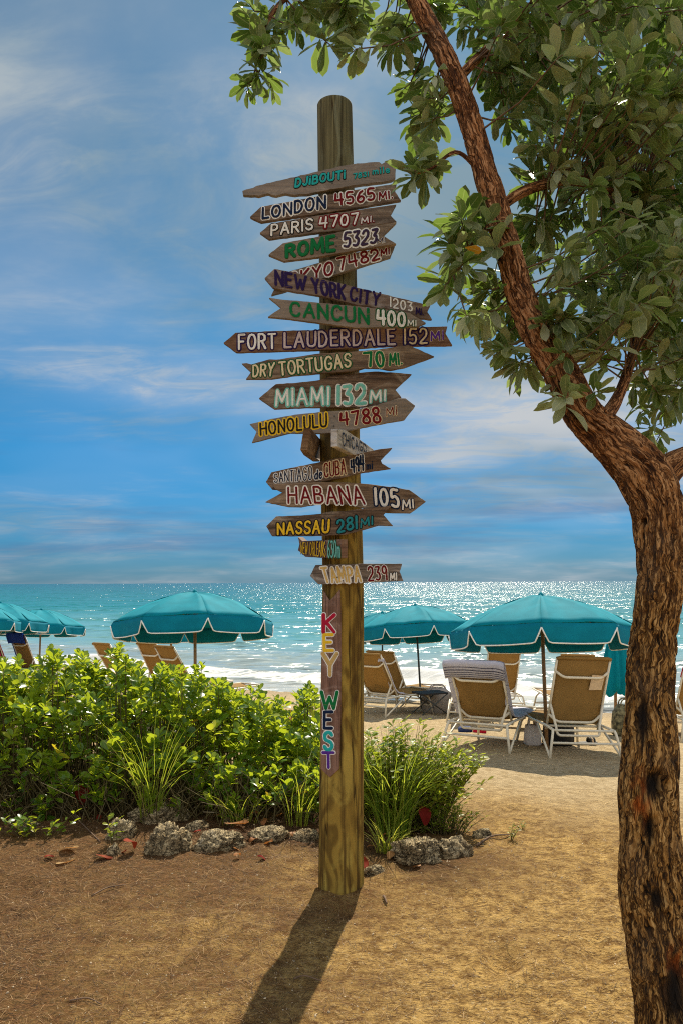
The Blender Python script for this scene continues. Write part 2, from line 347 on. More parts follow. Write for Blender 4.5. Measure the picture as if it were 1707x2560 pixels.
def sea_mat():
    m, k = mat('sea_water'); o = k.n('ShaderNodeTexCoord').outputs['Object']; s = k.n('ShaderNodeSeparateXYZ', i={0: o})
    x, y = s.outputs[0], s.outputs[1]; u = k.math('SUBTRACT', k.math('ADD', y, k.math('MULTIPLY', x, .5)), U_SHORE)
    lu = k.math('LOGARITHM', k.math('MAXIMUM', u, 1.0), 10.0)
    patch = k.noise(k.mapping(o, (.03, .10, 1)), 1.0, 4, .6)
    lp = k.math('ADD', lu, k.math('MULTIPLY', k.math('SUBTRACT', patch, .5), .7))
    c = k.ramp(k.math('DIVIDE', lp, 3.0), [(.0, (.34, .36, .33)), (.27, (.24, .31, .31)), (.42, (.10, .29, .30)), (.56, (.0, .17, .165)), (.8, (.0, .115, .125)), (1, (.0, .09, .115))])
    # foam: swash sheet at the sand, the breaker and lace behind it
    fa = k.n('ShaderNodeAttribute', attribute_name='foam').outputs['Fac']
    fn = k.noise(k.mapping(o, (1.2, 2.6, 1)), 1.6, 7, .68, .6); lace = k.n('ShaderNodeTexVoronoi', feature='DISTANCE_TO_EDGE', i={'Vector': k.vmath('ADD', k.mapping(o, (1.6, 3.2, 1)), k.vmath('MULTIPLY', k.noise(o, 2, 3, .5, 0, 1), (1.2, 1.2, 0))), 'Scale': 1.0}).outputs[0]
    f = k.g(k.math('ADD', fa, k.math('MULTIPLY', k.math('SUBTRACT', fn, .5), 1.5)), .36, .62)
    f = k.math('MAXIMUM', f, k.math('MULTIPLY', k.math('SUBTRACT', 1.0, k.g(lace, .0, .09)), k.g(fa, .10, .5)))
    # wavelets: facet directions, whole spread of slopes at any distance
    a = k.noise(k.mapping(o, (1.1, 2.4, 1)), 1.0, 3, .62, .3, 1); b = k.noise(k.mapping(o, (.35, .6, 1), (5, 3, 0)), 1.0, 2, .5, .3, 1)
    gust = k.g(k.noise(k.mapping(o, (.05, .16, 1), (9, 1, 0)), 1.0, 4, .6), .32, .66)
    va = k.vmath('MULTIPLY', k.vmath('SUBTRACT', a, (.5, .5, .5)), (2.3, 4.0, 0)); vb = k.vmath('MULTIPLY', k.vmath('SUBTRACT', b, (.5, .5, .5)), (1.1, 2.0, 0))
    sv = k.n('ShaderNodeVectorMath', operation='SCALE', i={0: k.vmath('ADD', va, vb), 'Scale': k.math('ADD', .28, k.math('MULTIPLY', gust, .95))}).outputs[0]
    geo = k.n('ShaderNodeNewGeometry').outputs['Normal']
    nrm = k.vmath('NORMALIZE', k.vmath('ADD', geo, sv))
    w = principled(k, c, .20, nrm, .38, IOR=1.33)
    fo = principled(k, k.mix(k.g(fn, .4, .7), (.62, .62, .58, 1), (.86, .86, .84, 1)), .8, bump(k, fn, .5, .05), .2)
    done(k, k.n('ShaderNodeMixShader', i={0: f, 1: w, 2: fo})); return m
M['sea'] = sea_mat()

def cloth(name, c, trans, tmix, stripes=None):
    m, k = mat(name); o = k.n('ShaderNodeTexCoord').outputs['Object']; n = k.noise(o, 6, 4); w = k.noise(o, 160, 2)
    col = k.mix(k.g(n, .3, .7), tuple(.85*x for x in c)+(1,), (*c, 1))
    if stripes:
        uvw = k.n('ShaderNodeAttribute', attribute_name='along').outputs['Fac']
        col = stripes(k, uvw, col)
    p = principled(k, col, .8, bump(k, k.math('ADD', n, k.math('MULTIPLY', w, .2)), .25, .01), .15)
    t = k.n('ShaderNodeBsdfTranslucent'); k.put(t, 0, (*trans, 1))
    done(k, k.n('ShaderNodeMixShader', i={0: tmix, 1: p, 2: t})); return m
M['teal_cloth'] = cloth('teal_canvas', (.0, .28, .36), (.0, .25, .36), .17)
M['teal_shaded'] = cloth('shaded_teal_canvas', (.0, .20, .285), (.0, .20, .30), .03)  # the canopy's canvas again, with the valance's shade put into its colour
M['piping'] = simple('white_piping', (.82, .82, .76), .6)
M['wood_pole'] = simple('varnished_wood_pole', (.32, .18, .075), .5, .2, 30)
M['dark_metal'] = simple('dark_metal', (.05, .055, .05), .45)
M['cream_metal'] = simple('cream_powder_coated_tube', (.70, .64, .50), .4, .08)
M['sling'] = cloth('tan_sling_fabric', (.37, .225, .075), (.46, .29, .08), .28)
def stripe(k, u, col):
    f = None
    for a, w in ((.012, .0028), (.027, .0028), (.042, .0028), (.058, .004), (.078, .003), (.128, .003), (.30, .002), (.45, .002), (.6, .002), (.75, .002), (.9, .002)):
        q = k.math('SUBTRACT', 1.0, k.math('GREATER_THAN', k.math('ABSOLUTE', k.math('SUBTRACT', u, a)), w))
        f = q if f is None else k.math('MAXIMUM', f, q)
    return k.mix(k.math('MULTIPLY', f, .9), col, (.05, .05, .10, 1))
M['towel_stripe'] = cloth('white_towel_with_navy_stripes', (.60, .60, .70), (.62, .62, .72), .2, stripe)
M['towel_white'] = cloth('white_towel', (.64, .62, .70), (.6, .6, .66), .2)
M['towel_blue'] = cloth('blue_towel', (.012, .06, .42), (.02, .08, .5), .2)
M['towel_pink'] = cloth('magenta_towel', (.42, .02, .12), (.5, .02, .14), .2)
M['towel_red'] = cloth('red_towel', (.62, .015, .05), (.6, .02, .04), .2)
M['navy_cloth'] = simple('navy_cloth', (.02, .04, .14), .8)
M['bag_black'] = simple('black_nylon', (.012, .012, .014), .55)
M['bag_grey'] = cloth('grey_canvas', (.42, .37, .32), (.3, .26, .22), .1)
M['bag_white'] = simple('pale_plastic', (.62, .58, .56), .5)
M['rubber'] = simple('dark_rubber', (.03, .035, .035), .6)
M['wicker'] = simple('olive_patterned_cloth', (.16, .14, .07), .8, .8, 22)
M['tag_white'] = simple('faded_label_cloth', (.66, .50, .32), .7)
M['pebble'] = simple('shell_grit', (.50, .39, .25), .8, .35, 8)
M['needle'] = leaf_mat('fallen_needle', [(0, (.014, .006, .003)), (.35, (.06, .026, .010)), (.7, (.22, .115, .045)), (1, (.52, .34, .17))], (.2, .1, .04), .7, .2, .1)

# ------------------------------------------------------------------ ground and sea
def axis(segs):
    out = []
    for a, b, st in segs: out += list(np.arange(a, b-1e-6, st))
    out.append(segs[-1][1]); return out
def geo_axis(a, b, n): return list(np.geomspace(a, b, n))
def grid(name, xs, ys, zf, material, foam=None):
    nx, ny = len(xs), len(ys)
    V = [(x, y, zf(x, y)) for y in ys for x in xs]
    idx = np.arange(nx*ny).reshape(ny, nx)
    Fc = np.stack([idx[:-1, :-1], idx[:-1, 1:], idx[1:, 1:], idx[1:, :-1]], -1).reshape(-1, 4)
    o = new_obj(name, V, Fc, material, None, True)
    if foam is not None:
        a = o.data.attributes.new('foam', 'FLOAT', 'POINT'); a.data.foreach_set('value', [foam(v[0], v[1]) for v in V])
    return tag(o, kind='structure')
gx = [-9000, -3000, -1000, -300, -100, -40, -20, -12, -8] + axis([(-6, -3, .15), (-3, 3, .034), (3, 8, .12)]) + [10, 13, 20, 40, 100, 300, 1000, 3000, 9000]
gy = [-300, -100, -40, -15, -6, -2, 0, 1] + axis([(1.5, 2.3, .1), (2.3, 6, .034), (6, 12, .10), (12, 20, .4)]) + [22, 26, 32, 50, 100, 300, 1000, 4000, 14000]
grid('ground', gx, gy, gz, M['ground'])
def swell(x, y):
    s = y+0.5*x-U_SHORE; w = noise.noise((x*.35, y*.35, 1.2)); z = SEA_Z
    if s < 0: return SEA_Z + 0.055*(-s)*.9                      # thin swash running up the sand
    k = min(1, s/3)*math.exp(-max(0, s-60)/200)
    z += k*(0.05*noise.noise((x*.25, s*.7, 0))+.035*noise.noise((x*.6, s*1.5, 4)))
    hgt = max(0, .55+1.1*noise.noise((x*.22, 3.1, 8.8)))+.30*math.exp(-((x+1.6)/3)**2)
    d = s-(2.6+.9*w); z += .30*hgt*math.exp(-(d/(.35 if d < 0 else .9))**2)
    d = s-(7.5+1.2*w); z += .14*math.exp(-(d/1.0)**2); d = s-(13+1.5*w); z += .10*math.exp(-(d/1.4)**2)
    return z
def foam(x, y):
    s = y+0.5*x-U_SHORE; w = noise.noise((x*.35, y*.35, 1.2)); f = 0
    edge = -1.35+.5*noise.noise((x*.5, 0, 2)); f = max(f, .50*math.exp(-((s-edge-.7)/1.1)**2))
    hgt = max(0, .55+1.1*noise.noise((x*.22, 3.1, 8.8)))+.30*math.exp(-((x+1.6)/3)**2)
    d = s-(2.4+.9*w); f = max(f, min(1, .35+1.0*hgt)*math.exp(-(d/(.9 if d < 0 else .45))**2)*.95)
    d = s-(7.4+1.2*w); f = max(f, .24*math.exp(-(d/.6)**2))
    return f
def sea():
    us = axis([(-2.6, 5, .10), (5, 20, .28), (20, 60, 1.2)])+[70, 90, 130, 220, 500, 1200, 3000, 12000]
    xs = [-12000, -4000, -1500, -500, -200, -80, -40, -25]+axis([(-17, 11, .17)])+[14, 20, 40, 90, 200, 600, 2000, 6000, 12000]
    V = []; fo = []
    for s in us:
        for x in xs:
            xx = max(-25, min(20, x)); y = U_SHORE+s-.5*xx; V.append((x, y, swell(xx, y))); fo.append(foam(xx, y))
    nx, ny = len(xs), len(us); idx = np.arange(nx*ny).reshape(ny, nx)
    Fc = np.stack([idx[:-1, :-1], idx[:-1, 1:], idx[1:, 1:], idx[1:, :-1]], -1).reshape(-1, 4)
    o = new_obj('sea', V, Fc, M['sea'], None, True); a = o.data.attributes.new('foam', 'FLOAT', 'POINT'); a.data.foreach_set('value', fo)
    tag(o, kind='structure')
sea()

# ------------------------------------------------------------------ the post
PCY = 3.93
POST = [(2262, 853, 113), (2150, 853, 112), (1800, 855, 108), (1456, 857, 102), (1160, 850, 99), (960, 849, 98), (640, 844, 92), (400, 839, 89), (266, 836.5, 87)]
def post():
    t = thing('signpost', 'tall round weathered wooden post standing in the sand under all the arrow signs', 'post', (at(853, 2235, PCY).x, PCY, 0))
    keys = catmull([(p, c, w) for p, c, w in POST], 24); V = []; Fc = []; n = 56
    rings = []
    for py, c, w in keys:
        ctr = at(c, py, PCY); rings.append((ctr, w/2/F*PCY))
    top, rt = rings[-1]
    rings += [(top+Vector((0, 0, .006)), rt*.975), (top+Vector((0, 0, .009)), rt*.92), (top+Vector((0, 0, .011)), rt*.5), (top+Vector((0, 0, .012)), rt*.02)]
    for ctr, r in rings:
        for j in range(n):
            a = 2*math.pi*j/n; dx, dy = math.cos(a), math.sin(a)
            rr = r*(1+.012*noise.noise((dx*1.2, dy*1.2, ctr.z*.8))+.010*noise.noise((dx*7, dy*7, ctr.z*.9)))
            V.append((ctr.x+dx*rr, ctr.y+dy*rr, ctr.z))
    for i in range(len(rings)-1):
        for j in range(n): Fc.append([i*n+j, i*n+(j+1) % n, (i+1)*n+(j+1) % n, (i+1)*n+j])
    new_obj('post', V, Fc, M['post'], t, True, None, True)
post()

# ------------------------------------------------------------------ hand-painted stroke lettering
G = {
 'A': (.66, [[(0, 0), (.5, 1), (1, 0)], [(.2, .36), (.8, .36)]]),
 'B': (.55, [[(0, 0), (0, 1), (.6, 1), (.86, .88), (.86, .66), (.6, .54), (0, .54)], [(.6, .54), (.98, .42), (.98, .12), (.65, 0), (0, 0)]]),
 'C': (.58, [[(.97, .80), (.80, .96), (.5, 1), (.2, .92), (.02, .65), (.02, .35), (.2, .08), (.5, 0), (.80, .04), (.97, .2)]]),
 'D': (.58, [[(0, 0), (0, 1), (.45, 1), (.8, .85), (1, .5), (.8, .15), (.45, 0), (0, 0)]]),
 'E': (.48, [[(1, 1), (0, 1), (0, 0), (1, 0)], [(0, .52), (.8, .52)]]),
 'F': (.48, [[(1, 1), (0, 1), (0, 0)], [(0, .52), (.8, .52)]]),
 'G': (.62, [[(.95, .82), (.75, .97), (.45, 1), (.15, .85), (0, .5), (.15, .12), (.45, 0), (.8, .06), (.97, .25), (.97, .45), (.6, .45)]]),
 'H': (.58, [[(0, 0), (0, 1)], [(1, 0), (1, 1)], [(0, .52), (1, .52)]]),
 'I': (.06, [[(.5, 0), (.5, 1)]]), 'i': (.06, [[(.5, 0), (.5, .66)], [(.5, .94), (.5, .97)]]),
 'J': (.42, [[(1, 1), (1, .25), (.75, .02), (.35, 0), (0, .2)]]),
 'K': (.58, [[(0, 0), (0, 1)], [(1, 1), (.02, .45)], [(.25, .58), (1, 0)]]),
 'L': (.46, [[(0, 1), (0, 0), (1, 0)]]),
 'M': (.80, [[(0, 0), (.08, 1), (.5, .25), (.92, 1), (1, 0)]]),
 'N': (.60, [[(0, 0), (0, 1), (1, 0), (1, 1)]]),
 'O': (.64, [[(.5, 1), (.18, .9), (0, .5), (.18, .1), (.5, 0), (.82, .1), (1, .5), (.82, .9), (.5, 1)]]),
 'P': (.52, [[(0, 0), (0, 1), (.6, 1), (.95, .85), (.95, .6), (.6, .45), (0, .45)]]),
 'R': (.56, [[(0, 0), (0, 1), (.6, 1), (.92, .85), (.92, .62), (.6, .5), (0, .5)], [(.45, .5), (1, 0)]]),
 'S': (.54, [[(.95, .84), (.75, .97), (.45, 1), (.12, .9), (.05, .72), (.2, .56), (.75, .44), (.95, .28), (.88, .1), (.55, 0), (.22, .03), (0, .18)]]),
 'T': (.58, [[(0, 1), (1, 1)], [(.5, 1), (.5, 0)]]),
 'U': (.58, [[(0, 1), (0, .3), (.15, .06), (.5, 0), (.85, .06), (1, .3), (1, 1)]]),
 'W': (.88, [[(0, 1), (.25, 0), (.5, .7), (.75, 0), (1, 1)]]),
 'Y': (.60, [[(0, 1), (.5, .48), (1, 1)], [(.5, .48), (.5, 0)]]),
 '0': (.52, [[(.5, 1), (.18, .9), (0, .5), (.18, .1), (.5, 0), (.82, .1), (1, .5), (.82, .9), (.5, 1)]]),
 '1': (.06, [[(.5, 0), (.5, 1)]]),
 '2': (.52, [[(.03, .78), (.2, .95), (.5, 1), (.85, .9), (.95, .7), (.8, .45), (0, 0), (1, 0)]]),
 '3': (.50, [[(.05, .97), (.9, .97), (.45, .58), (.8, .52), (.97, .3), (.85, .08), (.5, 0), (.1, .06)]]),
 '4': (.58, [[(.12, 1), (0, .42), (1, .42)], [(.8, 1), (.8, 0)]]),
 '5': (.52, [[(.95, 1), (.15, 1), (.08, .56), (.5, .62), (.85, .52), (.98, .3), (.82, .06), (.45, 0), (.05, .08)]]),
 '6': (.52, [[(.85, 1), (.45, .85), (.12, .5), (.05, .25), (.25, .03), (.6, 0), (.92, .14), (.95, .36), (.7, .52), (.35, .48), (.08, .3)]]),
 '7': (.52, [[(0, .97), (1, 1), (.45, 0)]]),
 '8': (.50, [[(.5, .54), (.12, .68), (.12, .9), (.5, 1), (.88, .9), (.88, .68), (.5, .54), (.05, .36), (.05, .1), (.5, 0), (.95, .1), (.95, .36), (.5, .54)]]),
 '9': (.50, [[(.95, .75), (.75, .96), (.4, 1), (.06, .85), (.05, .62), (.35, .48), (.75, .52), (.95, .75), (.92, .4), (.85, 0)]]),
 'm': (.62, [[(0, 0), (0, .62)], [(0, .48), (.25, .62), (.48, .5), (.5, 0)], [(.5, .48), (.75, .62), (.98, .5), (1, 0)]]),
 'l': (.06, [[(.5, 0), (.5, 1)]]),
 'e': (.42, [[(.05, .33), (.95, .36), (.8, .58), (.5, .64), (.15, .52), (.02, .3), (.2, .05), (.55, 0), (.92, .12)]]),
 'd': (.44, [[(1, 1), (1, 0)], [(1, .45), (.7, .62), (.25, .55), (.02, .3), (.25, .04), (.7, .04), (1, .2)]]),
 '.': (.04, [[(.5, .02), (.5, .05)]]), ' ': (.22, []),
}
def lettering(text, quad, pl, sw, gap=.30):
    """strokes of a text, laid in a plane: list of polylines of Vectors. quad: BL BR TR TL in photo pixels"""
    P0, n = pl; hs = []
    def hit(px, py):
        d = ray(px, py); c = Vector((0, 0, H)); return c+d*((P0-c).dot(n)/d.dot(n))
    bl, br, tr, tl = [np.array(q, float) for q in quad]
    adv = sum(G[ch][0]+gap for ch in text)-gap; x = 0; out = []
    for ch in text:
        w, st = G[ch]; jv = random.uniform(-.03, .03); jh = random.uniform(-.03, .02); sl = random.uniform(-.03, .03)
        for s in st:
            if len(s) > 5: s = [tuple(q) for q in catmull(s, 3)] if ch not in 'BDPRMWE' else s
            pts = []
            for (a, b) in s:
                u = (x+a*w+sl*b)/adv; v = b*(1+jh)+jv; q = (bl*(1-u)+br*u)*(1-v)+(tl*(1-u)+tr*u)*v
                pts.append(hit(*q))
            out.append(pts)
        x += w+gap
    return out
def ribbons(strokes, n, half, lift, ridge):
    mb = MB()
    for s in strokes:
        wob = [half*(1+random.uniform(-.12, .12)) for _ in s]
        for i in range(len(s)-1):
            a, b = s[i], s[i+1]; d = (b-a)
            if d.length < 1e-6: continue
            q = n.cross(d).normalized(); A, B = wob[i], wob[i+1]
            mb.add([a+q*A+n*lift, a+n*(lift+ridge), a-q*A+n*lift, b+q*B+n*lift, b+n*(lift+ridge), b-q*B+n*lift], [(0, 1, 4, 3), (1, 2, 5, 4)])
        for i, a in enumerate(s):
            e1 = n.orthogonal().normalized(); e2 = n.cross(e1); r = wob[i]*.99
            mb.add([a+n*(lift+ridge*.97)]+[a+(e1*math.cos(t*math.pi/6)+e2*math.sin(t*math.pi/6))*r+n*lift for t in range(12)], [(0, 1+t, 1+(t+1) % 12) for t in range(12)])
    return mb

ZT = {1: (540, 380, .39541), 2: (540, 780, .39541), 3: (560, 1040, .34439), 4: (720, 1440, .25501)}
def zp(zi, p): a, b, k = ZT[zi]; return (a+k*p[0], b+k*p[1])
def plane(Y=None, P=None, nrm=None):
    if P is None: P = (0, Y, 0); nrm = (0, -1, 0)
    return Vector(P), Vector(nrm).normalized()
def ragged(poly, amp, step):
    out = []
    for i, a in enumerate(poly):
        b = poly[(i+1) % len(poly)]; L = math.dist(a, b); k = max(1, int(L/step)); out.append(a)
        for j in range(1, k):
            t = j/k; p = (a[0]+(b[0]-a[0])*t, a[1]+(b[1]-a[1])*t); e = amp*noise.noise((p[0]*.03, p[1]*.03, 5.0))+amp*.5*random.uniform(-1, 1)
            out.append((p[0]-(b[1]-a[1])/L*e, p[1]+(b[0]-a[0])/L*e))
    return out
def sign(label, zi, poly, pl, texts, wood='board', thick=.024, rag=2.0):
    P0, n = pl; c0 = Vector((0, 0, H))
    def hit(p): d = ray(*zp(zi, p)); return c0+d*((P0-c0).dot(n)/d.dot(n))
    pts = [hit(p) for p in ragged(poly, rag, 22)]; ctr = sum(pts, Vector())/len(pts)
    t = thing('arrow_sign', label, 'sign', ctr-n*thick*.5, 0, 'painted wooden distance signs on the post')
    bm = bmesh.new(); fr = [bm.verts.new(p-ctr+n*thick*.5) for p in pts]; bk = [bm.verts.new(p-ctr-n*thick*.5) for p in pts]
    bm.faces.new(fr); bm.faces.new(bk[::-1]); N = len(pts)
    for i in range(N): bm.faces.new((fr[i], fr[(i+1) % N], bk[(i+1) % N], bk[i]))
    bmesh.ops.recalc_face_normals(bm, faces=bm.faces[:])
    me = bpy.data.meshes.new('board'); bm.to_mesh(me); bm.free(); me.materials.append(M[wood])
    o = link(bpy.data.objects.new('board', me)); o.parent = t
    bv = o.modifiers.new('bevel', 'BEVEL'); bv.width = .0022; bv.segments = 2; bv.limit_method = 'ANGLE'
    for tx in texts:
        txt, quad, fill, outl, k = tx[:5]; nm = tx[5] if len(tx) > 5 else 'lettering'
        q = [zp(zi, p) for p in quad]; st = lettering(txt, q, pl, 0)
        hpx = (math.dist(q[0], q[3])+math.dist(q[1], q[2]))/2; hm = hpx/F*ctr.y; half = hm*k*.5*(1.12 if hpx < 24 else 1.0)
        st = [[p-t.location for p in s] for s in st]
        L = ribbons(st, n, half, .0030, .0012).build(nm, M[fill], t)
        if outl: ribbons(st, n, half+hm*(tx[6] if len(tx) > 6 else .085)*1.12, .0008, .0010).build('letter_outline', M[outl], L)
    # two nail heads where the board meets the post
    if len(texts) and n.y < -.99:
        for dz in (-.018, .02):
            nb = MB(); p = Vector((at(849, HY, PCY).x+random.uniform(-.03, .03)-t.location.x, 0, dz+random.uniform(-.01, .01)))+n*thick*.5
            nb.tube([p, p+n*.002], .004, 8); nb.build('nail', M['dark_metal'], t)
    return t
A_, B_ = 3.808, 3.780        # boards on the post, boards lapped over another board
Q = lambda *v: [(v[i], v[i+1]) for i in range(0, 8, 2)]
sign('long ragged driftwood arrow reading DJIBOUTI 7831 mile in teal, topmost on the post', 1,
     [(168, 245), (280, 208), (430, 172), (560, 142), (640, 122), (760, 95), (870, 75), (960, 65), (1030, 62), (1045, 75), (1100, 42), (1118, 50), (1132, 80), (1132, 165), (1110, 178), (1000, 195), (860, 212), (700, 243), (600, 262), (500, 272), (440, 262), (380, 276), (330, 262), (270, 278), (172, 272)],
     plane(A_), [('DJiBOUTi', Q(503, 222, 812, 165, 815, 117, 508, 172), 'teal', 'black', .22), ('7831', Q(868, 170, 962, 153, 962, 125, 868, 140), 'teal', 'black', .22, 'lettering', .05), ('mile', Q(990, 143, 1095, 130, 1090, 92, 990, 108), 'teal', 'black', .20, 'lettering', .05)], 'board', .026, 4)
sign('brown arrow reading LONDON in navy and 4565 MI in red, both edged white', 1,
     [(215, 410), (285, 345), (640, 280), (860, 242), (1140, 197), (1130, 250), (1168, 305), (860, 357), (640, 392), (285, 443)],
     plane(A_), [('LONDON', Q(297, 423, 690, 355, 690, 278, 297, 356), 'navy', 'white', .20), ('4565', Q(755, 338, 1000, 302, 995, 233, 752, 270), 'red', 'white', .20), ('MI.', Q(1030, 305, 1112, 293, 1110, 246, 1030, 259), 'red', 'white', .2)], 'board')
sign('brown arrow reading PARIS 4707 MI in white letters with a red ground round the number', 1,
     [(277, 510), (345, 452), (650, 400), (860, 370), (1138, 330), (1100, 398), (1140, 440), (860, 488), (650, 508), (335, 550)],
     plane(A_), [('PARIS', Q(352, 528, 612, 490, 612, 423, 352, 464), 'white', 'black', .18), ('4707', Q(655, 480, 895, 455, 897, 388, 660, 415), 'white', 'red', .16, 'lettering', .13), ('MI.', Q(918, 455, 995, 441, 995, 405, 918, 420), 'white', 'red', .17, 'lettering', .14)], 'board')
sign('brown arrow reading ROME in thick green and 5323 MI in dark purple', 1,
     [(332, 650), (425, 575), (640, 535), (860, 487), (1140, 442), (1055, 528), (1138, 580), (860, 625), (640, 665), (430, 690)],
     plane(B_), [('ROME', Q(448, 662, 748, 622, 745, 530, 448, 590), 'green', 'darkgreen', .24, 'lettering', .03), ('5323', Q(808, 603, 1008, 572, 1022, 483, 812, 513), 'plum', 'white', .18), ('MI', Q(1018, 580, 1066, 570, 1066, 542, 1018, 554), 'plum', 'white', .2)], 'board_tan')
sign('brown board reading TOKYO 7482 MI in red, its first letters covered by the board below', 1,
     [(350, 905), (385, 835), (455, 757), (650, 700), (860, 640), (1130, 588), (1100, 665), (860, 742), (690, 795), (440, 880)],
     plane(A_), [('TOKYO', Q(395, 868, 738, 772, 738, 692, 395, 795), 'red', 'white', .18), ('7482', Q(775, 748, 1030, 675, 1018, 612, 765, 670), 'red', 'white', .18), ('MI', Q(1040, 660, 1092, 645, 1092, 604, 1040, 620), 'red', 'white', .2)], 'board_dark')
sign('grey whitish arrow sloping down reading NEW YORK CITY in purple and 1203 in white', 1,
     [(308, 797), (370, 738), (480, 757), (650, 795), (885, 855), (1100, 908), (1352, 970), (1333, 1010), (1363, 1058), (1295, 1052), (1220, 1015), (1100, 995), (885, 965), (650, 908), (450, 875), (360, 858)],
     plane(B_), [('NEW', Q(380, 838, 565, 872, 568, 788, 376, 752), 'purple', None, .20), ('YORK', Q(618, 888, 812, 932, 812, 845, 605, 802), 'purple', None, .20), ('CITY', Q(848, 938, 1025, 972, 1035, 896, 852, 857), 'purple', None, .19), ('1203', Q(1100, 980, 1238, 1007, 1238, 955, 1098, 920), 'white', None, .15), ('Mi.', Q(1262, 1024, 1308, 1032, 1305, 995, 1262, 984), 'purple', None, .18)], 'board_grey')
sign('tan board with a deep tail notch reading CANCUN in green and 400 MI in white', 1,
     [(335, 920), (400, 930), (650, 952), (885, 975), (1100, 998), (1220, 1015), (1325, 1080), (1270, 1105), (885, 1112), (650, 1080), (470, 1055), (328, 1042), (412, 985)],
     plane(3.752), [('CANCUN', Q(475, 1033, 960, 1085, 960, 993, 475, 953), 'green', None, .20), ('400', Q(1020, 1090, 1190, 1100, 1190, 1017, 1018, 1003), 'white', 'darkgreen', .20), ('MI', Q(1210, 1101, 1262, 1101, 1262, 1066, 1210, 1064), 'white', 'darkgreen', .17)], 'board_tan')
sign('longest brown arrow reading FORT LAUDERDALE 152 MI in cream edged with purple', 2,
     [(48, 195), (125, 130), (400, 118), (650, 112), (885, 102), (1100, 100), (1460, 90), (1448, 135), (1492, 210), (1100, 215), (885, 228), (650, 240), (400, 247), (128, 254)],
     plane(A_), [('FORT', Q(148, 236, 378, 226, 378, 136, 148, 148), 'white', 'purple', .15), ('LAUDERDALE', Q(436, 223, 1128, 203, 1123, 107, 436, 132), 'lilac', 'purple', .14), ('152', Q(1190, 200, 1330, 196, 1330, 105, 1190, 107), 'cream', 'purple', .12, 'lettering', .10), ('MI', Q(1357, 182, 1434, 176, 1434, 121, 1357, 126), 'grape', 'cream', .18, 'lettering', .04)], 'board')
sign('wavy olive brown arrow reading DRY TORTUGAS in pale yellow and 70 MI in green', 2,
     [(163, 325), (195, 322), (225, 330), (340, 298), (380, 300), (500, 285), (650, 262), (860, 250), (1030, 235), (1215, 208), (1378, 280), (1190, 350), (1100, 367), (1030, 355), (940, 352), (860, 375), (700, 385), (500, 400), (350, 422), (190, 424), (222, 380)],
     plane(B_), [('DRY', Q(238, 409, 360, 405, 370, 326, 238, 339), 'cream', 'darkgreen', .15), ('TORTUGAS', Q(406, 398, 850, 347, 846, 266, 398, 317), 'cream', 'darkgreen', .15), ('70', Q(955, 343, 1058, 348, 1054, 254, 932, 260), 'green', 'cream', .18, 'lettering', .05), ('MI.', Q(1096, 339, 1172, 330, 1165, 259, 1096, 269), 'green', 'cream', .18, 'lettering', .05)], 'board_tan')
sign('broad rough brown board reading MIAMI 132 MI in white and aqua', 2,
     [(272, 545), (380, 455), (500, 448), (650, 430), (740, 400), (880, 385), (1000, 375), (1100, 380), (1235, 392), (1130, 490), (1170, 540), (1150, 575), (1080, 590), (880, 603), (650, 603), (500, 606), (370, 613)],
     plane(A_), [('MIAMI', Q(382, 594, 712, 583, 712, 475, 382, 498), 'white', 'aqua', .12, 'lettering', .075), ('132', Q(770, 580, 940, 577, 938, 461, 770, 468), 'aqua', 'white', .18, 'lettering', .06), ('MI', Q(975, 573, 1068, 561, 1068, 499, 975, 505), 'white', 'aqua', .18, 'lettering', .08)], 'board')
sign('brown arrow reading HONOLULU in black on yellow and 4788 MI in red', 2,
     [(213, 708), (330, 680), (500, 648), (650, 632), (860, 620), (1000, 590), (1150, 545), (1195, 545), (1257, 592), (1190, 680), (1000, 715), (880, 740), (760, 765), (650, 768), (560, 765), (470, 765), (330, 800), (228, 826), (258, 755)],
     plane(B_), [('HONOLULU', Q(285, 778, 700, 720, 698, 640, 280, 705), 'black', 'yellow', .15, 'lettering', .10), ('4788', Q(788, 717, 1038, 696, 1024, 601, 786, 646), 'red', 'cream', .18, 'lettering', .05), ('MI', Q(1076, 659, 1140, 650, 1136, 594, 1071, 608), 'red', 'cream', .10, 'lettering', .06)], 'board')
pn = plane(P=(-.015, 3.47, 0), nrm=(.4, -.105, 0))
sign('short white board turned edge on, reading CHICAGO, under the black and yellow one', 2,
     [(768, 740), (815, 745), (900, 800), (965, 848), (998, 872), (960, 900), (875, 905), (768, 850)],
     pn, [('CHICAGO', Q(798, 842, 948, 890, 943, 838, 795, 762), 'navy', None, .15)], 'board_white', .03, 1)
def blank_sign():
    t = thing('arrow_sign', 'bare board seen end on, jutting out beside the post under the black and yellow sign', 'sign', (0, 0, 0), 0, 'painted wooden distance signs on the post')
    c = [at(*zp(2, p), y) for p, y in (((600, 735), 3.42), ((655, 800), 3.84), ((655, 946), 3.84), ((598, 905), 3.60), ((578, 872), 3.46))]
    far = [at(*zp(2, (668, 800)), 4.25), at(*zp(2, (668, 930)), 4.25)]
    inner = [c[0], c[1], far[0], far[1], c[2], c[3], c[4]]; off = Vector((-.030, -.002, 0))
    mb = MB(); N = len(inner); outer = [p+off for p in inner]
    mb.add(inner+outer, [list(range(N)), list(range(2*N-1, N-1, -1))]+[(i, i+N, (i+1) % N+N, (i+1) % N) for i in range(N)])
    ctr = sum(inner, Vector())/N; t.location = ctr; mb.v = [v-ctr for v in mb.v]
    o = mb.build('board', M['board_tan'], t)
blank_sign()
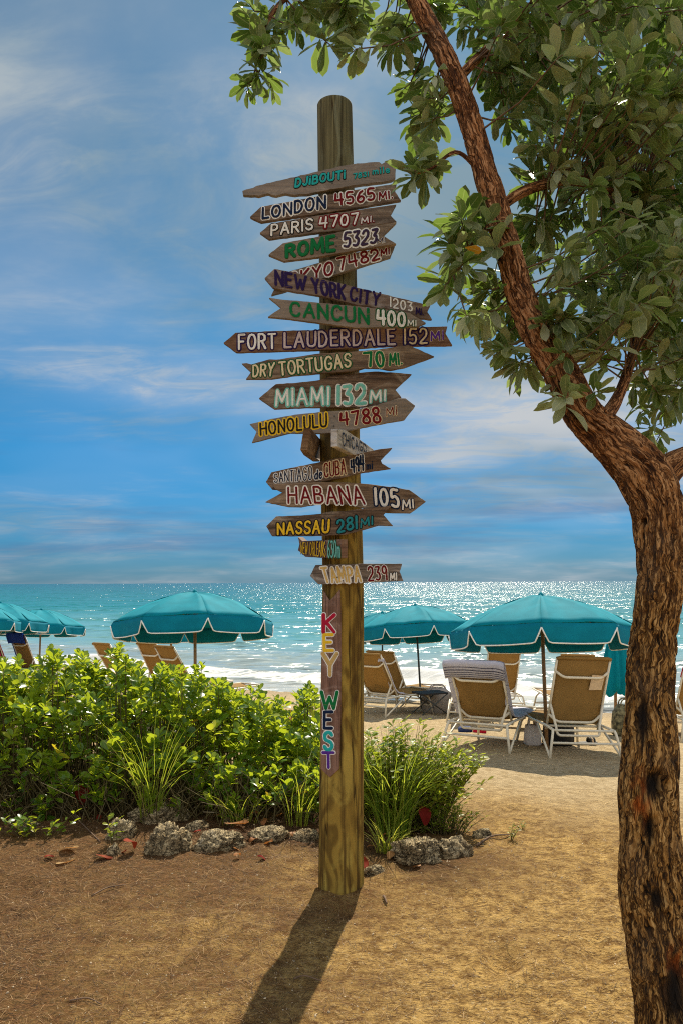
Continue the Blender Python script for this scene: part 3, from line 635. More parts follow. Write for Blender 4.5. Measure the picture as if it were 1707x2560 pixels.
sign('thin brown arrow reading SANTIAGO de CUBA 494 m in narrow letters', 3,
     [(305, 478), (345, 408), (490, 375), (690, 335), (915, 285), (1140, 238), (1220, 230), (1135, 320), (1145, 345), (1210, 382), (1000, 412), (860, 448), (740, 470), (590, 485), (420, 500), (385, 535), (350, 532)],
     plane(A_), [('SANTIAGO', Q(368, 481, 640, 463, 640, 363, 365, 422), 'navy', 'white', .09, 'lettering', .06), ('de', Q(660, 460, 712, 450, 712, 382, 660, 400), 'navy', 'white', .14), ('CUBA', Q(732, 443, 882, 418, 878, 312, 728, 347), 'red', 'cream', .09, 'lettering', .065), ('494', Q(924, 408, 1012, 393, 1010, 284, 917, 322), 'navy', 'white', .14, 'lettering', .05), ('mi', Q(1034, 388, 1075, 382, 1075, 330, 1034, 338), 'navy', None, .16)], 'board')
sign('brown arrow reading HABANA in red edged white and 105 MI in white', 3,
     [(352, 492), (520, 486), (700, 478), (915, 483), (1060, 495), (1340, 535), (1463, 622), (1350, 706), (1180, 703), (990, 665), (860, 640), (690, 640), (560, 662), (470, 660), (300, 625), (425, 555), (372, 528)],
     plane(B_), [('HABANA', Q(470, 630, 1018, 638, 988, 512, 468, 518), 'red', 'white', .12, 'lettering', .07), ('105', Q(1098, 643, 1268, 663, 1250, 540, 1094, 529), 'white', 'navy', .16), ('MI', Q(1294, 677, 1372, 665, 1369, 607, 1294, 612), 'white', 'navy', .17)], 'board_tan')
sign('brown arrow reading NASSAU in yellow and 281 MI in blue, edged black', 3,
     [(308, 800), (380, 728), (560, 722), (700, 710), (760, 695), (880, 690), (1000, 672), (1130, 660), (1215, 650), (1155, 718), (1225, 798), (1120, 795), (1000, 830), (880, 862), (700, 870), (560, 872), (350, 872)],
     plane(3.752), [('NASSAU', Q(393, 857, 758, 847, 762, 753, 393, 780), 'yellow', 'black', .17), ('281', Q(828, 842, 963, 815, 958, 730, 823, 758), 'dteal', 'black', .19), ('MI', Q(992, 811, 1075, 785, 1075, 729, 992, 751), 'dteal', 'black', .18)], 'board')
pn = plane(P=(.03, 3.42, 0), nrm=(-.42, -.15, 0))
sign('small foreshortened board reading NEW ORLEANS 630 m in yellow and green', 3,
     [(537, 878), (568, 907), (700, 902), (850, 895), (850, 1032), (700, 1030), (590, 1022), (537, 975), (548, 930)],
     pn, [('NEW ORLEANS', Q(562, 998, 742, 1020, 740, 910, 564, 922), 'yellow', 'purple', .12, 'lettering', .05), ('630m', Q(758, 1022, 845, 1022, 844, 908, 756, 908), 'aqua', 'darkgreen', .13, 'lettering', .05)], 'board', .03, 1)
sign('grey brown arrow reading TAMPA in sandy yellow and 239 MI, lowest of the level signs', 3,
     [(625, 1160), (665, 1082), (790, 1078), (990, 1072), (1290, 1072), (1272, 1130), (1300, 1198), (990, 1212), (730, 1222), (685, 1222)],
     plane(A_), [('TAMPA', Q(735, 1206, 992, 1202, 980, 1090, 705, 1103), 'sand', 'white', .12, 'lettering', .075), ('239', Q(1048, 1192, 1183, 1187, 1174, 1089, 1040, 1094), 'red', 'white', .13, 'lettering', .05), ('MI', Q(1205, 1193, 1250, 1190, 1248, 1139, 1205, 1144), 'white', 'black', .17)], 'board_grey')
ya = R(14); nr = Vector((-math.sin(ya), -math.cos(ya), 0)); rp = .107+.009
kp = Vector((at(856, 1700, PCY).x, PCY, 0))+nr*rp
KW = [('K', 350, 455, 380, 550, 'crimson'), ('E', 358, 440, 576, 730, 'yellow'), ('Y', 345, 480, 757, 972, 'tan'), ('W', 335, 487, 1137, 1298, 'green'), ('E', 357, 430, 1331, 1489, 'navy'), ('S', 362, 438, 1528, 1698, 'teal'), ('T', 348, 452, 1731, 1878, 'grape')]
sign('upright brown board reading KEY WEST downwards in letters of many colours', 4,
     [(348, 145), (378, 195), (410, 240), (460, 190), (505, 130), (512, 250), (517, 500), (520, 900), (512, 1450), (500, 1895), (412, 1975), (365, 1935), (322, 1890), (325, 1500), (328, 1000), (335, 700), (343, 400)],
     (kp, nr), [(ch, Q(a, d, b, d, b, c, a, c), col, 'white', (.20 if ch != 'Y' else .16), 'letter', .045) for ch, a, b, c, d, col in KW], 'board_vert', .014, .5)

# ------------------------------------------------------------------ foliage builders
def leaf_template(W=.42, fold=.18, droop=.15):
    t = [0, .3, .6, .85, 1.0]; w = [.0, .55, 1.0, .80, 0]
    v = []
    for a in t: v.append((0, a, -droop*a*a))
    for s in (-1, 1):
        for a, b in zip(t[1:4], w[1:4]): v.append((s*b*W*.5, a, -droop*a*a+fold*b*W*.5))
    f = [(0, 1, 5), (1, 2, 6, 5), (2, 3, 7, 6), (3, 4, 7), (0, 8, 1), (1, 8, 9, 2), (2, 9, 10, 3), (3, 10, 4)]
    return np.array(v), f
def frames(d, roll):
    """rotation matrices whose Y column is d"""
    d = d/np.linalg.norm(d, axis=1, keepdims=True); up = np.tile([0, 0, 1.0], (len(d), 1)); up[np.abs(d[:, 2]) > .97] = [1, 0, 0]
    x = np.cross(d, up); x /= np.linalg.norm(x, axis=1, keepdims=True); z = np.cross(x, d)
    c, s = np.cos(roll)[:, None], np.sin(roll)[:, None]; x2 = x*c+z*s; z2 = -x*s+z*c
    return np.stack([x2, d, z2], -1)
def scatter(template, faces, pos, rot, size, tone):
    n, k = len(pos), len(template)
    V = pos[:, None, :]+size[:, None, None]*np.einsum('nij,kj->nki', rot, template)
    Fl = []
    for f in faces: Fl.append(np.array(f)[None, :]+(np.arange(n)*k)[:, None])
    return V.reshape(-1, 3), [r for a in Fl for r in a.tolist()], np.repeat(tone, k)
class Foliage:
    def __init__(s): s.V = []; s.F = []; s.T = []; s.E = []; s.MI = []; s.n = 0
    def leaves(s, tmpl, pos, rot, size, tone, mi=0):
        v, f, t = scatter(*tmpl, np.array(pos), rot, np.array(size), np.array(tone)); s.V.append(v); s.E.append(np.tile(np.array([.5, 0, 0, 0, .5]+[1]*6) if len(tmpl[0]) == 11 else np.full(len(tmpl[0]), .4), len(pos))); s.F += [[i+s.n for i in q] for q in f]; s.T.append(t); s.MI += [mi]*len(f); s.n += len(v)
    def mesh(s, mb, mi=1):
        if not mb.v: return
        v = np.array([tuple(p) for p in mb.v]); s.V.append(v); s.F += [[i+s.n for i in q] for q in mb.f]; s.T.append(np.full(len(v), .5)); s.E.append(np.full(len(v), .4)); s.MI += [mi]*len(mb.f); s.n += len(v)
    def build(s, name, mats, parent=None, smooth=True):
        V = np.concatenate(s.V)
        if parent is not None: V = V-np.array(parent.location)
        o = new_obj(name, V, s.F, mats, parent, smooth, s.MI)
        a = o.data.attributes.new('tone', 'FLOAT', 'POINT'); a.data.foreach_set('value', np.concatenate(s.T).astype(np.float32)); a = o.data.attributes.new('edge', 'FLOAT', 'POINT'); a.data.foreach_set('value', np.concatenate(s.E).astype(np.float32)); return o
def rosette(p, axis, n, L, spread=(25, 85), rnd=rng):
    """positions, directions and lengths of leaves round a twig tip"""
    axis = np.array(axis, float); axis /= np.linalg.norm(axis); e = np.cross(axis, [.3, .2, .9]); e /= np.linalg.norm(e); g = np.cross(axis, e)
    pos = []; dr = []; sz = []
    for i in range(n):
        a = i*2.4+rnd.uniform(-.4, .4); k = i/max(1, n-1); el = math.radians(spread[0]+(spread[1]-spread[0])*k+rnd.uniform(-14, 14))
        d = axis*math.cos(el)+(e*math.cos(a)+g*math.sin(a))*math.sin(el); pos.append(np.array(p)-axis*k*L*.55); dr.append(d); sz.append(L*(.62+.5*k*(1.3-k)+rnd.uniform(-.12, .15)))
    return pos, dr, sz

# ------------------------------------------------------------------ the tree
TY = 2.50
def bark_tube(name, path, parent, nseg=96, amp=.011, step=.009, marks=()):
    """path: (px, py, width px, Y). A tapered limb with furrowed relief."""
    pts = [(*at(px, py, Y), w*(.90 if name == 'trunk' and py < 1300 else .95)/2/F*Y) for px, py, w, Y in path]; sm = catmull(pts, 10)
    # even steps
    L = [0]
    for a, b in zip(sm[:-1], sm[1:]): L.append(L[-1]+np.linalg.norm(b[:3]-a[:3]))
    n = int(L[-1]/step); ss = np.linspace(0, L[-1], n); sm = np.array(sm)
    C = np.stack([np.interp(ss, L, sm[:, i]) for i in range(4)], -1)
    V = []; rel = []; burn = []; ora = []; tub = []; up = Vector((0, -1, 0)); loc = parent.location
    for i in range(n):
        t = Vector(C[min(i+1, n-1), :3]-C[max(i-1, 0), :3]).normalized(); up = (up-t*up.dot(t)).normalized(); q = t.cross(up); c = Vector(C[i, :3]); r = C[i, 3]; s = ss[i]
        for j in range(nseg):
            a = 2*math.pi*j/nseg; d = up*math.cos(a)+q*math.sin(a); x, y = math.cos(a)*r, math.sin(a)*r
            tw = s*1.1; xr, yr = x*math.cos(tw)-y*math.sin(tw), x*math.sin(tw)+y*math.cos(tw)
            wv = .25*noise.noise((xr*14, yr*14, s*5))
            n1 = noise.noise((xr*36+wv*4, yr*36+wv*4, s*6)); n2 = noise.noise((xr*75+wv*6, yr*75, s*16+4)); n3 = noise.noise((xr*9, yr*9, s*4.5+9))
            h = min(1, abs(n1)*5.5)**.8*.62+min(1, abs(n2)*4.5)*.38; h = h*1.5-.75+.25*noise.noise((xr*60, yr*60, s*20))
            rr = r+amp*(h*.55-.2)*min(1, r/.06)+r*.10*n3
            p = c+d*rr; bu = 0; og = 0
            for (mx, my, mr, mh, dep, kind) in marks:
                pr = p-Vector((0, 0, H)); ppx = CX+F*pr.dot(RT)/pr.y; ppy = HY-F*pr.dot(UP)/pr.y
                if p.y < c.y+.02:
                    e = ((ppx-mx)/mr)**2+((ppy-my)/mh)**2; e *= 1+.5*noise.noise((ppx*.05, ppy*.03, 2)); w = math.exp(-e**2*1.2)
                    if kind == 'burn': bu = max(bu, w)
                    else: og = max(og, w*max(0, min(1, .5+1.6*noise.noise((ppx*.06, ppy*.03, 4)))))
                    p = p-d*dep*w
            V.append(p-loc); rel.append(max(0, min(1, .55+.62*h))); tub += [x, y, s]; burn.append(bu); ora.append(og)
    Fc = [[i*nseg+j, i*nseg+(j+1) % nseg, (i+1)*nseg+(j+1) % nseg, (i+1)*nseg+j] for i in range(n-1) for j in range(nseg)]
    Fc += [list(range(nseg))[::-1], [(n-1)*nseg+j for j in range(nseg)]]
    o = new_obj(name, V, Fc, M['bark'], parent, True)
    a = o.data.attributes.new('tube', 'FLOAT_VECTOR', 'POINT'); a.data.foreach_set('vector', tub)
    for nm, arr in (('relief', rel), ('burn', burn), ('orange', ora)):
        a = o.data.attributes.new(nm, 'FLOAT', 'POINT'); a.data.foreach_set('value', arr)
    return o
def tree():
    base = at(1700, 2660, TY); base.z = 0
    t = thing('leaning_tree', 'leaning tree with furrowed brown bark and grey green leaves arching over the path', 'tree', base)
    trunk = [(1712, 2720, 205, TY), (1692, 2600, 196, TY), (1668, 2460, 184, TY), (1642, 2330, 160, TY), (1627, 2200, 166, TY), (1622, 2080, 150, TY), (1619, 1980, 150, TY), (1624, 1900, 142, TY), (1622, 1760, 122, TY),
             (1628, 1640, 122, TY), (1638, 1540, 112, TY), (1648, 1440, 112, TY), (1650, 1350, 124, TY), (1640, 1260, 136, TY), (1600, 1180, 138, 2.51), (1530, 1105, 118, 2.52), (1462, 1040, 100, 2.53), (1400, 930, 88, 2.55),
             (1345, 840, 80, 2.57), (1300, 740, 74, 2.59), (1272, 640, 72, 2.60), (1236, 510, 66, 2.62), (1200, 390, 62, 2.64), (1160, 260, 60, 2.66), (1110, 140, 56, 2.68), (1062, 50, 50, 2.7), (1015, -40, 44, 2.72), (940, -150, 34, 2.76), (850, -260, 22, 2.8)]
    marks = [(1632, 1965, 34, 40, .030, 'burn'), (1624, 2075, 13, 34, .025, 'burn'), (1603, 1800, 20, 70, .010, 'burn'), (1690, 2490, 34, 90, .02, 'burn'), (1600, 1995, 26, 60, .004, 'orange'), (1690, 2420, 26, 60, .004, 'orange'),
             (1640, 2250, 22, 30, .014, 'burn'), (1608, 1304, 7, 9, .016, 'burn')]
    bark_tube('trunk', trunk, t, 150, .019, .006, marks)
    brs = [[(1640, 1215, 100, 2.52), (1672, 1172, 78, 2.52), (1712, 1150, 70, 2.54), (1790, 1120, 66, 2.58), (1900, 1040, 58, 2.64), (1980, 880, 48, 2.72), (2020, 650, 36, 2.8), (2040, 380, 24, 2.9)],
           [(1238, 525, 26, 2.63), (1310, 478, 27, 2.65), (1400, 452, 27, 2.72), (1470, 456, 28, 2.78), (1520, 480, 22, 2.85), (1600, 470, 15, 3.0)],
           [(1500, 1060, 44, 2.54), (1545, 990, 30, 2.62), (1580, 880, 24, 2.75), (1600, 720, 20, 2.95), (1590, 520, 15, 3.15), (1560, 330, 10, 3.3)],
           [(1020, -40, 30, 2.72), (920, -70, 24, 2.72), (790, -50, 18, 2.70), (700, 10, 13, 2.68), (655, 90, 9, 2.66), (640, 170, 6, 2.66)],
           [(1140, 200, 26, 2.67), (1230, 110, 22, 2.74), (1330, 40, 18, 2.85), (1450, -30, 14, 3.0)],
           [(1225, 560, 14, 2.62), (1180, 610, 11, 2.6), (1130, 680, 8, 2.58)], [(1200, 430, 12, 2.64), (1140, 380, 10, 2.62), (1080, 420, 7, 2.6), (1040, 435, 5, 2.6)],
           [(1900, 1040, 40, 2.64), (1820, 900, 30, 2.9), (1730, 740, 22, 3.2), (1680, 500, 16, 3.5), (1640, 250, 11, 3.8)]]
    for b in brs: bark_tube('branch', b, t, 28, .006, .014)
    skel = []
    for b in [trunk[14:]]+brs:
        for q in catmull([(*at(px, py, Y),) for px, py, w, Y in b], 5): skel.append(q)
    skel = np.array(skel)
    fol = Foliage(); tmpl = [leaf_template(.42, .25, .18), leaf_template(.36, .38, .32), leaf_template(.46, .15, .06), leaf_template(.40, .30, -.12), leaf_template(.33, .45, .5)]
    acc = [([], [], [], []) for _ in tmpl]; tw = MB()
    regs = [(1500, 140, 290, 210, 2.35, 3.3, 150), (1520, 160, 260, 230, 3.2, 4.6, 170), (1640, 430, 150, 210, 2.6, 4.6, 150), (1400, 330, 130, 170, 2.45, 3.4, 62), (1560, 640, 190, 190, 2.35, 3.2, 110), (1580, 690, 160, 200, 3.2, 4.4, 110),
            (1470, 800, 120, 110, 2.35, 2.8, 34), (1430, 960, 70, 50, 2.40, 2.6, 9), (1650, 900, 90, 120, 2.5, 3.8, 55), (1640, 1060, 42, 60, 3.0, 3.5, 10), (1180, 600, 80, 70, 2.45, 2.9, 20), (1165, 740, 60, 90, 2.45, 2.9, 20),
            (1215, 850, 55, 60, 2.5, 2.9, 9), (1300, 930, 26, 22, 2.6, 2.8, 4), (1280, 740, 60, 100, 2.7, 3.2, 14), (1050, 205, 70, 50, 2.55, 3.0, 13), (1085, 310, 45, 60, 2.6, 3.0, 11), (1100, 420, 50, 40, 2.6, 2.9, 6), (1042, 440, 30, 34, 2.5, 2.7, 6),
            (640, 40, 38, 40, 2.6, 2.8, 6), (655, 120, 46, 45, 2.6, 2.75, 8), (648, 205, 42, 34, 2.6, 2.75, 6), (720, 40, 60, 40, 2.62, 2.8, 9), (850, 30, 90, 40, 2.6, 2.85, 12), (870, 110, 40, 40, 2.62, 2.8, 6), (985, 70, 45, 60, 2.6, 3.0, 10),
            (1180, 30, 110, 60, 2.8, 3.4, 26), (1280, 160, 80, 90, 2.75, 3.3, 26), (1330, 560, 50, 120, 2.75, 3.2, 14), (1900, 350, 210, 430, 2.6, 4.4, 150), (900, -90, 160, 60, 2.6, 3.0, 16), (1400, -120, 260, 90, 2.6, 3.8, 50), (1690, 250, 40, 250, 2.5, 4.6, 40)]
    for (cx, cy, rx, ry, y0, y1, n) in regs:
        for _ in range(int(n*.55+.5)):
            a = rng.uniform(0, 2*math.pi); r = math.sqrt(rng.uniform(0, 1)); px, py = cx+rx*r*math.cos(a), cy+ry*r*math.sin(a); Y = rng.uniform(y0, y1)
            p = np.array(at(px, py, Y)); dd = np.linalg.norm(skel-p, axis=1); s = skel[dd.argmin()]; d = p-s; dl = max(.02, np.linalg.norm(d))
            ax = d/dl+np.array([rng.uniform(-.6, .6), rng.uniform(-.8, .3), rng.uniform(-.9, .5)])
            L = rng.uniform(.078, .124)*(1.0 if Y < 3.2 else .92); nl = int(rng.integers(8, 13))
            mid = s+d*.5+np.array([0, 0, -.06*dl]); tw.tube([s, mid, p-ax*.02, p], [.0035, .0028, .002, .0012], 4, 0, False)
            P, D, Z = rosette(p, ax, nl, L); k = rng.integers(0, 5)
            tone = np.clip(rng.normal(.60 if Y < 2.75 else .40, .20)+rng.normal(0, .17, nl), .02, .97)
            acc[k][0].extend(P); acc[k][1].extend(D); acc[k][2].extend(Z); acc[k][3].extend(tone)
            # loose leaves down the twig
            for q in range(3):
                u = rng.uniform(.55, .95); b = s+d*u; dv = np.array([rng.uniform(-1, 1), rng.uniform(-1, 1), rng.uniform(-.8, .6)])
                if dl > .12: acc[k][0].append(b); acc[k][1].append(dv/np.linalg.norm(dv)); acc[k][2].append(L*.9); acc[k][3].append(tone[0])
    for k, (P, D, Z, T) in enumerate(acc):
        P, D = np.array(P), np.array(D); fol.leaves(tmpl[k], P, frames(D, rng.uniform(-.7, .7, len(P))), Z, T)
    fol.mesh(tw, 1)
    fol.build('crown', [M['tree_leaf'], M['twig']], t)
    yl = Foliage(); p = np.array(at(1160, 618, 2.45)); yl.leaves(leaf_template(.5, .1, .1), [p], frames(np.array([[.9, -.1, -.25]]), np.array([.9])), [.055], [1.0])
    o = yl.build('leaf', [M['tree_leaf']], t); o['label'] = 'single orange leaf among the green'
tree()

# ------------------------------------------------------------------ the hedge, grasses and weeds
def crest(px):
    return float(np.interp(px, [-700, -200, 0, 60, 130, 200, 300, 330, 400, 440, 520, 580, 640, 700, 760, 830, 900], [1662, 1672, 1690, 1700, 1668, 1680, 1664, 1690, 1708, 1706, 1732, 1752, 1784, 1804, 1796, 1820, 1850]))
def hedge():
    t = thing('leafy_hedge', 'dense low hedge of glossy bright green leaves growing along the rocks', 'hedge', (-1.6, 5.9, 0))
    fol = Foliage(); tm = [leaf_template(.58, .22, .12), leaf_template(.50, .32, .22)]; acc = [([], [], [], []) for _ in tm]; st = MB()
    def put(p, ax, L, nl, tone, foot):
        k = rng.integers(0, 2); P, D, Z = rosette(p, ax, nl, L, (14, 80)); acc[k][0].extend(P); acc[k][1].extend(D); acc[k][2].extend(Z)
        acc[k][3].extend(np.clip(tone+rng.normal(0, .12, nl), .02, .94) if rng.random() > .035 else rng.uniform(.93, 1.0, nl)*np.where(rng.random(nl) < .3, 1, .6))
        m = np.array([p[0]*.7+foot[0]*.3, p[1]*.7+foot[1]*.3, p[2]*.45]); 
        if rng.random() < .55: st.tube([foot, m, p], [.0045, .0035, .002], 4, 0, False)
    for i in range(1650):
        x = rng.uniform(-3.9, .06); y = rng.uniform(5.02, 7.15); k = (y-6.08)/1.08
        if abs(k) >= 1: continue
        px = CX+x/6.0*F; top = (H-(crest(px)-HY)*6.0/F)*math.sqrt(1-k*k)**.8
        if x > -.25: top *= max(.35, 1-(x+.25)*.9)
        lift = noise.noise((x*2.6, y*2.6, .3))*.10+noise.noise((x*7, y*7, 1.3))*.05
        u = rng.random()
        z = (top+lift)*(1-.75*u**2.2) if i % 3 else (top+lift)*rng.uniform(.12, .95)
        if z < .06: continue
        g = gz(x, y); p = np.array([x, y, z+g*.3]); ax = np.array([rng.normal(0, .35), rng.normal(-.12-.5*max(0, -k)*(1-z/max(top, .1)), .35), 1.0])
        foot = np.array([x+rng.normal(0, .12), min(7.2, max(5.15, y+rng.normal(.1, .15))), g-.02])
        put(p, ax, rng.uniform(.070, .118), int(rng.integers(7, 12)), rng.normal(.47, .16), foot)
    for i in range(330):   # inner growth low in the hedge
        x = rng.uniform(-3.9, -.05); y = rng.uniform(6.2, 7.0); put(np.array([x, y, rng.uniform(.05, .55)]), np.array([rng.normal(0, .4), rng.normal(-.3, .4), 1]), rng.uniform(.08, .115), 9, rng.normal(.4, .15), np.array([x, y, gz(x, y)]))
    # taller shoots that stand out of the crest
    for px, py in ((132, 1618), (205, 1630), (296, 1612), (318, 1640), (405, 1652), (420, 1662), (495, 1660), (20, 1645), (770, 1705), (776, 1725), (560, 1700), (640, 1718), (150, 1628), (700, 1742)):
        for q in range(6):
            Y = rng.uniform(5.6, 6.3); p = np.array(at(px+rng.normal(0, 12), py+rng.uniform(5, 40), Y)); put(p, np.array([rng.normal(0, .2), rng.normal(0, .2), 1]), .08, 9, .5, np.array([p[0], p[1], 0]))
    for i in range(130):
        px = rng.uniform(-250, 790); Y = rng.uniform(5.5, 6.7); top = crest(px)+rng.uniform(-34, 24); h0 = at(px, top, Y)
        for q in range(int(rng.integers(2, 4))):
            p = np.array(h0)-np.array([rng.normal(0, .02), 0, .07*q]); put(p, np.array([rng.normal(0, .22), rng.normal(0, .22), 1]), rng.uniform(.075, .11), int(rng.integers(6, 9)), rng.normal(.5, .15), np.array([p[0], p[1], 0]))
    for k, (P, D, Z, T) in enumerate(acc):
        P, D = np.array(P), np.array(D); fol.leaves(tm[k], P, frames(D, rng.uniform(-.8, .8, len(P))), Z, T)
    for i in range(800):    # bare stems and runners under the leaves
        x = rng.uniform(-3.4, .0); y = rng.uniform(4.95, 5.7); p = np.array([x, y, gz(x, y)]); q = p+np.array([rng.normal(0, .16), rng.normal(-.02, .12), rng.uniform(.08, .35)])
        st.tube([p, (p+q)/2+np.array([rng.normal(0, .03), 0, .03]), q], [.004, .003, .002], 4, 0, False)
    fol.mesh(st, 1); fol.build('foliage', [M['hedge_leaf'], M['stem']], t)
hedge()
def blades(name, label, px, Y, n, h, rx, ry, lean=.5, w=.006, mats='grass', tone=.45, cat='grass', sprig=0):
    x0 = xat(px, Y); t = thing(name, label, cat, (x0, Y, gz(x0, Y)-.01)); V = []; Fc = []; T = []
    for i in range(n):
        a = rng.uniform(0, 6.283); r = math.sqrt(rng.random()); bx, by = rx*r*math.cos(a)*.6, ry*r*math.sin(a)*.6; L = h*rng.uniform(.45, 1.05); da = a+rng.normal(0, .7); ln = lean*rng.uniform(.2, 1.1)
        dx, dy = math.cos(da), math.sin(da); b = len(V); fa = rng.uniform(0, 3.14); wx, wy = math.cos(fa), math.sin(fa); K = 6
        for k in range(K):
            s = k/(K-1); e = s*s*ln*L*1.2; zz = L*s*(1-.35*ln*s*s*1.2); ww = w*(1-s)**.6*.5*rng.uniform(.8, 1.2)+.0003
            c = (bx+dx*e+rx*.4*math.cos(a)*s*.3, by+dy*e, zz); V += [(c[0]-wx*ww, c[1]-wy*ww, c[2]), (c[0]+wx*ww, c[1]+wy*ww, c[2])]
        Fc += [[b+2*k, b+2*k+1, b+2*k+3, b+2*k+2] for k in range(K-1)]; T += [min(1, max(0, rng.normal(tone, .2)))]*(2*K)
    o = new_obj('foliage', V, Fc, M[mats], t, True); at_ = o.data.attributes.new('tone', 'FLOAT', 'POINT'); at_.data.foreach_set('value', T); return t
def weed(name, label, px, Y, n, h, rx, ry, L=.03, mats='weed', tone=.5, wide=.34, cat='plant', nl=14):
    x0 = xat(px, Y); t = thing(name, label, cat, (x0, Y, gz(x0, Y)-.01)); fol = Foliage(); tm = leaf_template(wide, .2, .15); P = []; D = []; Z = []; T = []; st = MB(); base = np.array(t.location)
    for i in range(n):
        a = rng.uniform(0, 6.283); r = math.sqrt(rng.random()); foot = base+np.array([rx*r*math.cos(a)*.5, ry*r*math.sin(a)*.5, 0]); hh = h*(1-.35*r)*rng.uniform(.55, 1.05)
        tip = base+np.array([rx*r*math.cos(a)+rng.normal(0, .03), ry*r*math.sin(a)+rng.normal(0, .03), hh]); mid = (foot*.6+tip*.4)+np.array([0, 0, hh*.15]); st.tube([foot, mid, tip], [.003, .0025, .0012], 4, 0, False)
        tn = rng.normal(tone, .15)
        for q in range(nl):
            u = rng.uniform(.25, 1) if q else 1; b = (1-u)**2*foot+2*u*(1-u)*mid+u*u*tip; ang = q*2.4; d = np.array([math.cos(ang), math.sin(ang), rng.uniform(.1, 1.2)])
            P.append(b); D.append(d); Z.append(L*rng.uniform(.6, 1.2)); T.append(min(.96, max(.02, tn+rng.normal(0, .1))))
    P, D = np.array(P), np.array(D); fol.leaves(tm, P, frames(D, rng.uniform(-.6, .6, len(P))), Z, T); fol.mesh(st, 1); fol.build('foliage', [M[mats], M['stem']], t); return t
blades('grass_tuft', 'tall thin grass tuft growing out of the middle of the hedge', 375, 5.02, 46, .82, .13, .08, .62, .006, 'weed', .6)
blades('grass_tuft', 'short dry yellow grass tuft at the hedge foot behind the cream boulder', 590, 5.0, 34, .34, .22, .06, .8, .005, 'weed', .85)
blades('grass_tuft', 'thin grass stems rising from the hedge foot close by the signpost', 742, 4.95, 26, .52, .12, .06, .6, .005, 'weed', .7)
blades('grass_clump', 'thick clump of long arching green grass beside the post', 978, 4.78, 230, .76, .17, .14, .62, .008, 'grass', .50)
blades('grass_fringe', 'sparse dry grass tuft at the foot of the post by the pitted rock', 962, 4.42, 60, .26, .10, .06, .8, .006, 'weed', .75)
weed('yellow_green_weed', 'bushy yellow green weed with tiny leaves behind the arching grass', 1000, 4.97, 380, .70, .52, .26, .050, 'weed', .55, .40, 'plant', 18)
weed('low_weed', 'low spreading yellow green weed at the edge of the path past the grass clump', 1105, 4.85, 80, .22, .24, .14, .030, 'weed', .35, .3, 'plant', 12)
weed('broad_leaf_sprig', 'upright sprig of broad glossy green leaves rising above the grass clump', 962, 5.0, 6, .80, .08, .06, .085, 'hedge_leaf', .55, .6, 'plant', 12)
weed('leafy_sprout', 'small green leafy sprout standing alone in front of the hedge stones', 279, 4.55, 2, .25, .02, .02, .05, 'hedge_leaf', .6, .55, 'plant', 9)
weed('tiny_weed', 'tiny green weed on the open sand, taller of the two', 1274, 4.75, 4, .11, .02, .02, .022, 'grass', .4, .3, 'plant', 12)
weed('tiny_weed', 'tiny green weed on the open sand farthest from the grass clump', 1303, 5.0, 3, .09, .02, .02, .02, 'grass', .4, .3, 'plant', 10)
weed('trailing_weed', 'trailing weed with pale leaves near the big speckled stone heap', 100, 4.72, 16, .16, .3, .08, .045, 'hedge_leaf', .75, .55, 'plant', 7)

# ------------------------------------------------------------------ stones, dead leaves, litter
def rock(label, px, py, w, h, seed, depth=.8, pit=1.0, name='rock'):
    p = ground_at(px, py-4); Y = p.y; sx = w/F*Y/2*.86; sz = h/F*Y
    c = Vector((p.x, p.y+sx*depth*.5, p.z)); bm = bmesh.new(); bmesh.ops.create_icosphere(bm, subdivisions=5, radius=1)
    for v in bm.verts:
        n = v.co.normalized(); k = 1+.30*noise.noise(n*1.5+Vector((seed*3.1, 0, 0)))+.16*noise.noise(n*3.4+Vector((0, seed, 0)))
        r1 = noise.noise(n*8+Vector((seed, seed, 0))); r2 = noise.noise(n*17+Vector((0, 0, seed)))
        k += pit*(.11*(1-abs(r1)*3)+.06*(1-abs(r2)*3)-.08); v.co = n*k
    for v in bm.verts: v.co = Vector((v.co.x*sx, v.co.y*sx*depth, (v.co.z*.52+.05)*sz*.98))
    me = bpy.data.meshes.new(name); bm.to_mesh(me); bm.free(); me.materials.append(M['rock']); me.polygons.foreach_set('use_smooth', [True]*len(me.polygons))
    o = link(bpy.data.objects.new(name, me)); o.location = c; o.rotation_euler = (0, 0, seed*.3 % .5)
    return tag(o, label, 'rock', 'limestone rocks edging the hedge')
rock('large peaked limestone rock speckled black, tallest of those by the hedge', 416, 2136, 128, 106, 1.3)
rock('wide cream limestone boulder with lumpy top beside the peaked rock', 547, 2124, 142, 66, 2.9)
rock('long dark rock half buried under the hedge behind the peaked rock', 395, 2058, 165, 62, 4.1)
rock('mossy yellowish rock under the hedge nearest the post', 625, 2030, 84, 52, 5.2)
rock('small round white rock beside the reddish curled leaf', 285, 2142, 38, 44, 6.6)
rock('upright knobbly rock behind the green sprout', 300, 2100, 82, 76, 7.7)
rock('flat grey rubble stone between the cream boulder and the post', 668, 2102, 112, 44, 8.1)
rock('small low stone tucked between the peaked rock and cream boulder', 492, 2078, 70, 32, 9.3)
rock('thin flat stone in the dark litter under the hedge end', 66, 2074, 74, 24, 10.2)
rock('brown stone right behind the foot of the post', 765, 2106, 80, 44, 11.5)
rock('broad deeply pitted grey rock in front of the arching grass', 1043, 2152, 146, 80, 12.4, .7, 1.5)
rock('smooth pale pink rounded boulder next to the pitted grey rock', 1130, 2144, 116, 74, 13.3, .7, .35)
rock('little pale stone at the end of the rock row on open sand', 1205, 2098, 60, 34, 14.8)
rock('flat splintered slab lying at the foot of the post', 937, 2190, 66, 30, 15.1)
